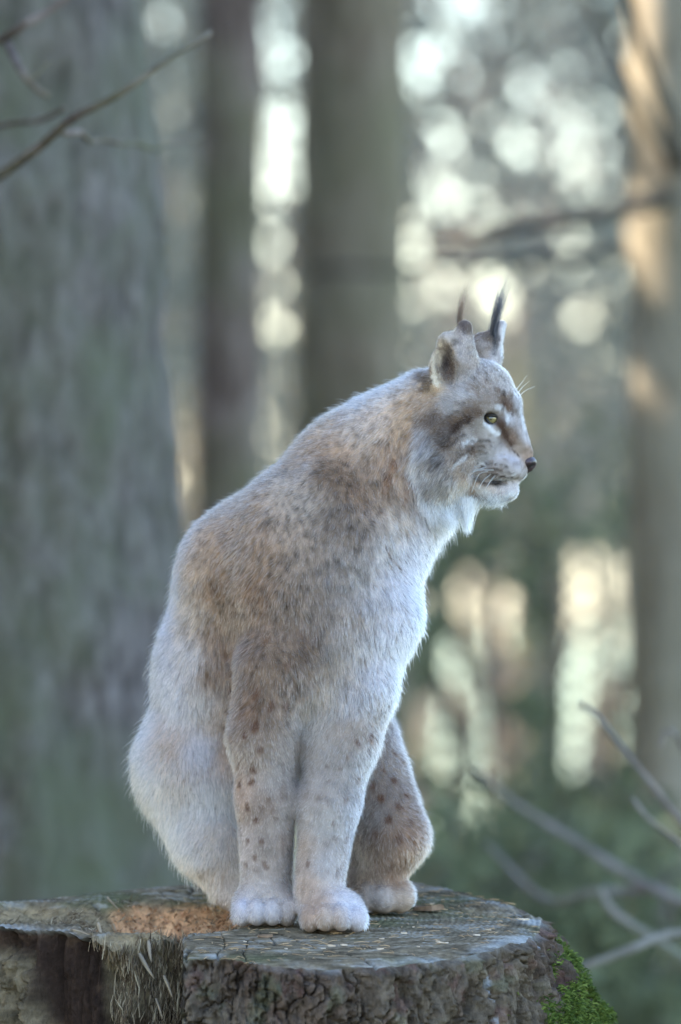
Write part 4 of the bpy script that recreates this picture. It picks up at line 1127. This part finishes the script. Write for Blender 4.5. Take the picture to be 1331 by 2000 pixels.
def spot_at(p):
    out = np.zeros(len(p))
    pj = p + 0.004 * np.stack([vnoise(p * 110, 3), vnoise(p * 110, 4), vnoise(p * 110, 5)], 1)
    for q, r, s in zip(SPP, SPR, SPS):
        d = np.linalg.norm((pj - q) * np.array([1, 1, 0.8]), axis=1)
        out = np.maximum(out, min(1, s * 1.25) * (1 - smooth(0.6, 1.2, d / r)))
    # small scattered flecks on the legs
    return out

def coat_colour(p, col, dr=None):
    """add mottling, streaks and spots to the interpolated coat colour; also returns the spot weight"""
    uu, vv = uv_of(p)
    head = smooth(800, 850, uu) * smooth(985, 950, vv)
    n1 = fbm(p * 38, 3, 11); n2 = fbm(p * 125, 3, 12); n3 = fbm(p * np.array([260, 260, 120]), 2, 13)
    nh = fbm(p * np.array([110, 160, 300]), 3, 14)
    lum = col.mean(1)
    brown = lin((112, 90, 70))
    amt = np.clip(0.22 * smooth(0.0, 0.6, n1) + 0.3 * smooth(0.05, 0.45, n2), 0, 1) * smooth(0.62, 0.25, lum)
    amt = np.clip(amt + head * 0.75 * smooth(0.08, 0.42, nh) * smooth(0.7, 0.35, lum), 0, 1)
    c = col * (1 + (0.16 * n1 + (0.38 * n2 + 0.85 * n3) * (1 - 0.6 * head) * (1 - 0.6 * smooth(1380, 1440, vv))) * (1 - 0.6 * smooth(0.35, 0.6, lum)))[:, None]
    c = c * (1 - amt * 0.65)[:, None] + brown[None] * (amt * 0.65)[:, None]
    leg = smooth(1370, 1430, vv) * smooth(1740, 1690, vv) * smooth(425, 445, uu) * smooth(0.24, 0.2, p[:, 1])
    fl = fbm(p * np.array([70, 70, 55]), 2, 15)
    sp = np.maximum(spot_at(p), leg * 0.35 * smooth(0.34, 0.5, fl))
    c = c * (1 - sp)[:, None] + lin((94, 64, 46))[None] * sp[:, None]
    c = paint_strokes(p, c)
    return np.clip(c, 0.008, 0.92), sp

lynx_loc = Q(560, 1800, 60); lynx_loc[2] = stump_plane(lynx_loc[1])
lynx = empty("lynx", tuple(lynx_loc), "sitting lynx with tufted ears, grey tan spotted coat and white chest, looking aside", "lynx")
bcol, _, _ = coat_at(BV); bcol, _ = coat_colour(BV, bcol)
b = NB("lynx_skin"); b.l(b.attr("col"), b.b.inputs["Base Color"]); M_skin = b.done(None, 0.95, 0.05)
link("body", mesh_from("body", BV, BF, True, bcol * 0.8), M_skin, lynx)

def hair_material(name, rough=0.45):
    m = bpy.data.materials.new(name); m.use_nodes = True; t = m.node_tree
    t.nodes.remove(t.nodes["Principled BSDF"])
    h = t.nodes.new("ShaderNodeBsdfHairPrincipled"); h.model = 'CHIANG'; h.parametrization = 'COLOR'
    a = t.nodes.new("ShaderNodeAttribute"); a.attribute_name = "col"
    t.links.new(a.outputs["Color"], h.inputs["Color"])
    h.inputs["Roughness"].default_value = rough; h.inputs["Radial Roughness"].default_value = 0.6
    h.inputs["Coat"].default_value = 0.0; h.inputs["Random Roughness"].default_value = 0.1
    t.links.new(h.outputs[0], t.nodes["Material Output"].inputs["Surface"])
    return m
M_fur = hair_material("fur")

def hair_object(name, pts, radii, cols, mat, parent):
    """pts (n, k, 3), radii (n, k), cols (n, k, 3)"""
    n, k = pts.shape[:2]
    hc = bpy.data.hair_curves.new(name)
    hc.add_curves([k] * n)
    hc.position_data.foreach_set("vector", pts.astype(np.float32).ravel())
    ra = hc.attributes.get("radius") or hc.attributes.new("radius", 'FLOAT', 'POINT')
    ra.data.foreach_set("value", radii.astype(np.float32).ravel())
    ca = hc.attributes.new("col", 'FLOAT_COLOR', 'POINT')
    c4 = np.ones((n * k, 4), np.float32); c4[:, :3] = cols.reshape(-1, 3)
    ca.data.foreach_set("color", c4.ravel())
    hc.materials.append(mat)
    return link(name, hc, None, parent)

EYE_UV = (961, 817)
eye_p, eye_w = surf(*EYE_UV)
NOSE = Q(1031, 907, 95)

def grow_coat(n, seed, lmul, wmul, name, lift0, clump_amt, n_clump):
    r = np.random.default_rng(seed)
    tri = np.concatenate([BF[:, [0, 1, 2]], BF[:, [0, 2, 3]]])
    a, b_, c = BV[tri[:, 0]], BV[tri[:, 1]], BV[tri[:, 2]]
    ar = np.linalg.norm(np.cross(b_ - a, c - a), axis=1)
    mid = (a + b_ + c) / 3; nm = BN[tri[:, 0]]
    uu, vv = uv_of(mid)
    head = (uu > 815) & (vv < 990)
    wgt = ar * np.where(head, 2.6, 1.0) * np.where(nm[:, 1] > 0.45, 0.35, 1.0) * np.where((vv > 1380), 1.35, 1.0)
    k = r.choice(len(tri), n, p=wgt / wgt.sum())
    s1 = np.sqrt(r.uniform(0, 1, n)); s2 = r.uniform(0, 1, n)
    wts = np.stack([1 - s1, s1 * (1 - s2), s1 * s2], 1)
    p = (BV[tri[k]] * wts[..., None]).sum(1); nrm = (BN[tri[k]] * wts[..., None]).sum(1); nrm /= np.linalg.norm(nrm, axis=1)[:, None]
    d_eye = np.linalg.norm(p - eye_p, axis=1); d_nose = np.linalg.norm((p - NOSE) * np.array([1, .8, 1.1]), axis=1)
    sole = (nrm[:, 2] < -0.55) & (p[:, 2] < stump_plane(p[:, 1]) + 0.03)
    keep = (d_eye > 19 * S) & (d_nose > 20 * S) & ~sole & (p[:, 2] > stump_plane(p[:, 1]) + 0.002)
    p, nrm = p[keep], nrm[keep]; n = len(p)
    col, ln, dr = coat_at(p)
    col, spw = coat_colour(p, col)
    # wander of the lie
    wob = np.stack([fbm(p * 22, 2, 31), fbm(p * 22, 2, 32), fbm(p * 22, 2, 33)], 1) * 0.45 + np.stack([vnoise(p * 80, 34), vnoise(p * 80, 35), vnoise(p * 80, 36)], 1) * 0.25
    dr = dr / (np.linalg.norm(dr, axis=1)[:, None] + 1e-6) + wob + r.normal(0, 0.13, (n, 3))
    t = dr - (dr * nrm).sum(1)[:, None] * nrm
    t /= np.linalg.norm(t, axis=1)[:, None] + 1e-6
    L = ln * lmul * r.uniform(0.65, 1.25, n) * (1 + 0.25 * fbm(p * 30, 2, 41))
    lift = lift0 * r.uniform(0.6, 1.5, n) + 0.10 * fbm(p * 40, 2, 42)
    K = 5; s = np.linspace(0, 1, K)
    H = np.zeros((n, K, 3))
    for j in range(K):
        ang = np.clip(lift * (1.25 - 0.75 * s[j]), 0.03, 1.4)
        dirv = t * np.cos(ang)[:, None] + nrm * np.sin(ang)[:, None] + np.array([0, 0, -0.12 * s[j]]) * (L / 0.03)[:, None]
        if j == 0: H[:, 0] = p - nrm * 0.0008
        else: H[:, j] = H[:, j - 1] + dirv * (L / (K - 1))[:, None]
    # clumps: tips drawn to a neighbour's line
    ci_ = r.choice(n, n_clump, replace=False)
    kd = kdtree.KDTree(n_clump)
    for q, i in enumerate(ci_): kd.insert(p[i], q)
    kd.balance()
    near = np.fromiter((kd.find(x)[1] for x in p), dtype=np.int64, count=n)
    g = ci_[near]
    off = np.linalg.norm(p - p[g], axis=1)
    same = ((nrm * nrm[g]).sum(1) > 0.5) & (off < 0.03)
    a_ = np.where(same, clump_amt * r.uniform(0.4, 1.3, n), 0)
    scale = (L / np.maximum(L[g], 1e-4))
    for j in range(1, K):
        tgt = H[g][:, j] + 0.0
        tgt = p[g] + (tgt - p[g]) * np.minimum(scale, 1.3)[:, None]
        f = np.clip(a_ * s[j] ** 1.3, 0, 0.9)[:, None]
        H[:, j] = H[:, j] * (1 - f) + tgt * f
    # keep the hair above the wood and out of the eye
    zmin = stump_plane(H[..., 1]) + 0.0015
    H[..., 2] = np.maximum(H[..., 2], zmin)
    fine = np.clip(L / (30 * S), 0.45, 1.15)
    rad = wmul * fine[:, None] * np.array([1.0, 1.0, 0.85, 0.6, 0.12])[None]
    # agouti banding: darker root, pale band, tip either way
    tone = r.uniform(0, 1, n)[:, None]
    band = np.array([0.45, 0.70, 1.05, 1.2, 1.1])[None] * (0.62 + 0.76 * r.uniform(0, 1, n))[:, None]
    cols = col[:, None] * band[..., None]
    darktip = (tone > 0.78)[..., None] * np.array([0, 0, 0, .35, .7])[None, :, None] * smooth(0.75, 0.35, col.mean(1))[:, None, None]
    cols = cols * (1 - darktip) + np.array(lin((70, 54, 44)))[None, None] * darktip
    pale = (tone < 0.14)[..., None] * np.array([0, 0, .3, .55, .6])[None, :, None] * (1 - spw)[:, None, None]
    cols = cols * (1 - pale) + np.array(lin((226, 218, 210)))[None, None] * pale
    return hair_object(name, H, rad, np.clip(cols, 0.01, 0.93), M_fur, lynx)

grow_coat(250000, 101, 0.45, 0.00028, "coat", 0.80, 0.45, 26000)
grow_coat(22000, 102, 0.72, 0.00016, "guard_hairs", 0.8, 0.15, 5000)

# ------------------------------------------------------------------ eye, nose, mouth
def uv_sphere(c, r, seg=28, rings=18):
    th = np.linspace(0, np.pi, rings + 1); ph = np.linspace(0, 2 * np.pi, seg, endpoint=False)
    v = np.array([[math.sin(a) * math.cos(b_), math.sin(a) * math.sin(b_), math.cos(a)] for a in th for b_ in ph])
    f = [(i * seg + j, i * seg + (j + 1) % seg, (i + 1) * seg + (j + 1) % seg, (i + 1) * seg + j) for i in range(rings) for j in range(seg)]
    return v, f

def build_eye(center, gaze, side):
    r = 18 * S
    v, f = uv_sphere(None, 1)
    zax = np.array(gaze) / np.linalg.norm(gaze)
    d = v @ zax
    amber, rim, black, scl = lin((132, 118, 74)), lin((36, 30, 20)), np.array([0.004, 0.004, 0.006]), lin((30, 24, 22))
    v2, f2 = uv_sphere(None, 1, 56, 40); d = v2 @ zax
    ang = np.arccos(np.clip(d, -1, 1))
    up = np.array([0, 0, 1.0]); hx = np.cross(up, zax); hx /= np.linalg.norm(hx)
    lat = v2 @ hx; vert = v2 @ up
    pang = np.sqrt((lat / 0.24) ** 2 + ((vert - 0.10) / 0.30) ** 2)
    col = np.tile(amber, (len(v2), 1)) * (1 + 0.25 * vnoise(v2 * 22, 3))[:, None]
    m = (smooth(0.55, 0.85, ang))[:, None]; col = col * (1 - m) + rim * m
    m = (smooth(0.85, 0.95, ang))[:, None]; col = col * (1 - m) + scl * m
    m = (1 - smooth(0.9, 1.1, pang))[:, None] * (d > 0)[:, None]; col = col * (1 - m) + black * m
    b = NB("eyeball"); b.l(b.attr("col"), b.b.inputs["Base Color"]); M = b.done(None, 0.25, 0.5)
    b.b.inputs["Coat Weight"].default_value = 1.0; b.b.inputs["Coat Roughness"].default_value = 0.03
    eye = link("eye", mesh_from("eye", center + v2 * r, f2, True, np.clip(col, 0, 1)), M, lynx)
    return eye, r

gz = np.array([-0.10, -0.98, 0.10])
ec = eye_p + np.array([-1, 7, 0]) * S
eye, er = build_eye(ec, gz, 1)
# dark lid rims: almond round the eye, lying on the ball
M_lid = mat_plain("dark_lid_skin", (0.018, 0.014, 0.012), 0.5, 0.4)
M_lidfur = mat_plain("pale_lid", tuple(lin((190, 184, 180))), 0.9, 0.1)
def on_ball(u, v, rr, dep=0.0):
    # point on a sphere of radius rr about the eye's middle, at photo position
    q = np.array(P(u, v, ec[1])); dx, dz = q[0] - ec[0], q[2] - ec[2]
    y = math.sqrt(max(rr * rr - dx * dx - dz * dz, (0.15 * rr) ** 2))
    return np.array([q[0], ec[1] - y - dep, q[2]])
upper = [on_ball(u, v, er * 1.06) for u, v in ((943, 815), (951, 812), (961, 811), (970, 813), (976, 819), (981, 829))]
lower = [on_ball(u, v, er * 1.06) for u, v in ((945, 812), (951, 820), (958, 828), (966, 831), (974, 830), (980, 829))]
link("eyelid", tube_mesh("eyelid", spline(upper, 24), np.sin(np.linspace(0.35, 2.9, 24)) * 2.6 * S + 1.0 * S, 8), M_lid, eye)
link("eyelid", tube_mesh("eyelid", spline(lower, 24), np.sin(np.linspace(0.35, 2.9, 24)) * 2.2 * S + 1.0 * S, 8), M_lid, eye)
def lid_cap(line_u, line_v, above, colr):
    v_, f_ = uv_sphere(None, 1, 48, 36); w_ = ec + v_ * er * 1.045
    uu, vv = uv_of(w_); lim = np.interp(uu, line_u, line_v)
    ok = ((vv < lim) if above else (vv > lim)) & (v_[:, 1] < 0.25)
    ff = [q for q in f_ if all(ok[i] for i in q)]
    c_ = np.array(lin(colr))[None] * (1 + 0.3 * vnoise(w_ * 900, 2))[:, None]
    me = mesh_from("eyelid", w_, ff, True, np.clip(c_, 0.01, 1))
    o_ = link("eyelid", me, M_skin, eye)
lid_cap([943, 951, 961, 970, 976, 981], [815, 812, 811, 813, 819, 829], True, (120, 106, 98))
lid_cap([943, 951, 958, 966, 974, 980], [814, 821, 828, 830.5, 830, 829], False, (176, 168, 162))
# far eye, on the other side of the head
mir = lambda q: np.array([q[0], 2 * (Q(0, 0, 95)[1]) - q[1], q[2]])
eye2, _ = build_eye(mir(ec), gz * np.array([1, -1, 1]), -1)

def build_nose():
    v, f = uv_sphere(None, 1, 36, 26)
    x, y, z = v[:, 0].copy(), v[:, 1].copy(), v[:, 2].copy()
    wd = 0.55 + 0.45 * smooth(-1.0, 0.5, z)                       # narrower below
    px, py, pz = x * 19 * (0.9 + 0.1 * z), y * 28 * wd, z * 17
    px += -3 * smooth(0.2, -1, z)
    for sgn in (-1, 1):                                            # nostrils
        d = np.sqrt(((py - sgn * 14) / 6.5) ** 2 + ((pz + 1) / 5.0) ** 2 + ((px - 5) / 11) ** 2)
        k = np.exp(-d * d); px -= 7 * k; py -= sgn * 4 * k
    k = np.exp(-(py / 2.0) ** 2) * smooth(0.3, -0.2, z) * (px > 0); px -= 2.5 * k
    c = Q(1032, 907, 95)
    vv = c + np.stack([px, py, pz], 1) * S
    nost = np.zeros(len(v))
    for sgn in (-1, 1):
        d = np.sqrt(((y * 24 * wd - sgn * 15) / 7) ** 2 + ((z * 14 + 1) / 6) ** 2); nost = np.maximum(nost, np.exp(-d * d) * (x > -0.4))
    col = lin((78, 60, 60))[None] * (1 + 0.3 * vnoise(v * 9, 1))[:, None]
    edge = smooth(0.35, 0.9, z)[:, None]; col = col * (1 - edge * .7) + lin((62, 54, 58))[None] * edge * .7
    col = col * (1 - nost[:, None] * .95) + 0.006 * nost[:, None]
    b = NB("nose_leather"); c_ = b.attr("col"); b.l(c_, b.b.inputs["Base Color"]); vv_ = b.coord(); nn = b.noise(900, 3, 0.6, vv_); b.bump(nn, 0.3, 0.0006)
    M = b.done(None, 0.42, 0.5)
    link("nose", mesh_from("nose", vv, f, True, np.clip(col, 0.003, 1)), M, lynx)
build_nose()

M_lip = mat_plain("dark_lip", (0.02, 0.016, 0.017), 0.45, 0.4)
mouth = [(927, 933), (938, 938), (952, 941), (968, 942), (985, 941), (998, 939)]
mp = spline([surf(u, v)[0] + np.array([0, 1.5, 0]) * S for u, v in mouth], 30)
link("lip", tube_mesh("lip", mp, np.interp(np.linspace(0, 1, 30), [0, .25, .5, .75, 1], [0.8, 2.6, 4.2, 3.6, 1.0]) * S, 8), M_lip, lynx)

# ------------------------------------------------------------------ ear tufts, whiskers, beard
def tuft(name, base, tip, n, spread, tipspread, c_root, c_tip, rad, seed, bow=(0, 0), lmin=0.45):
    r = np.random.default_rng(seed); K = 7; s = np.linspace(0, 1, K)
    b0 = np.array([Q(*base)]) + r.normal(0, 1, (n, 3)) * np.array(spread) * S
    t0 = np.array([Q(*tip)]) + r.normal(0, 1, (n, 3)) * np.array(tipspread) * S
    L = r.uniform(lmin, 1.05, n) ** 0.7
    e = b0 + (t0 - b0) * L[:, None]
    bw = np.array([bow[0], 0, -bow[1]]) * S
    H = b0[:, None] + (e - b0)[:, None] * s[None, :, None] + bw * (4 * s * (1 - s))[None, :, None]
    H += (r.normal(0, 1.1, (n, 1, 3)) * S) * (s ** 2)[None, :, None]
    rd = rad * np.interp(s, [0, .6, 1], [1, .8, .1])[None] * np.ones((n, 1))
    c = np.array(lin(c_root))[None, None] * (1 - s)[None, :, None] + np.array(lin(c_tip))[None, None] * s[None, :, None]
    c = c * r.uniform(0.6, 1.5, (n, 1, 1))
    return hair_object(name, H, rd, np.clip(c, 0.003, 0.95), M_fur, lynx)
tuft("ear_tuft", (901, 650, 72), (916, 550, 70), 150, (3, 4, 9), (6, 8, 8), (22, 18, 18), (70, 52, 40), 0.00015, 5, (-7, 0), 0.22)
tuft("ear_tuft", (965, 664, 118), (992, 543, 116), 260, (4, 5, 12), (9, 9, 9), (18, 17, 19), (30, 30, 36), 0.00016, 6, (-6, 0), 0.2)
tuft("beard", (910, 980, 50), (914, 1038, 40), 900, (11, 10, 6), (5, 6, 6), (226, 222, 220), (240, 238, 238), 0.00026, 7, (0, 0), 0.45)
tuft("beard", (866, 985, 40), (884, 1030, 26), 900, (16, 12, 12), (10, 8, 8), (222, 218, 216), (240, 238, 238), 0.00026, 8, (-4, 0), 0.45)
tuft("beard", (845, 970, 30), (850, 1012, 20), 700, (14, 10, 14), (12, 8, 10), (206, 204, 206), (236, 234, 236), 0.00026, 10, (-4, 0), 0.45)
tuft("beard", (968, 968, 85), (962, 994, 80), 320, (15, 18, 5), (15, 18, 3), (226, 222, 220), (240, 238, 238), 0.00022, 9, (0, 0), 0.4)

WH_ = [((945, 898), (900, 893), (862, 898)), ((940, 905), (895, 898), (856, 905)), ((940, 911), (905, 915), (865, 930)), ((945, 916), (900, 920), (870, 938)), ((950, 912), (915, 925), (882, 948)),
       ((955, 920), (935, 928), (921, 962)), ((960, 925), (945, 938), (935, 955)), ((965, 918), (930, 920), (893, 944)), ((968, 928), (958, 940), (950, 952)), ((940, 903), (900, 905), (868, 915))]
def whisk(pts, off):
    a = surf(*pts[0])[0]
    q = [a] + [np.array(P(u, v, a[1])) + np.array([0, -off * (i + 1), 0]) for i, (u, v) in enumerate(pts[1:])]
    return spline(q, 10)
r = np.random.default_rng(3)
for w_ in WH_:
    H = whisk(w_, r.uniform(0.006, 0.014))[None]
    hair_object("whisker", H, np.linspace(0.0008, 0.0003, 10)[None], np.full((1, 10, 3), 0.86), M_fur, lynx)
for a, m_, e_ in (((1005, 765), (1016, 752), (1030, 733)), ((1010, 770), (1022, 755), (1035, 744)), ((1014, 774), (1028, 762), (1045, 755))):
    q = [Q(*a, 118), Q(*m_, 130), Q(*e_, 138)]
    hair_object("whisker", spline(q, 10)[None], np.linspace(0.00036, 0.0001, 10)[None], np.full((1, 10, 3), 0.8), M_fur, lynx)
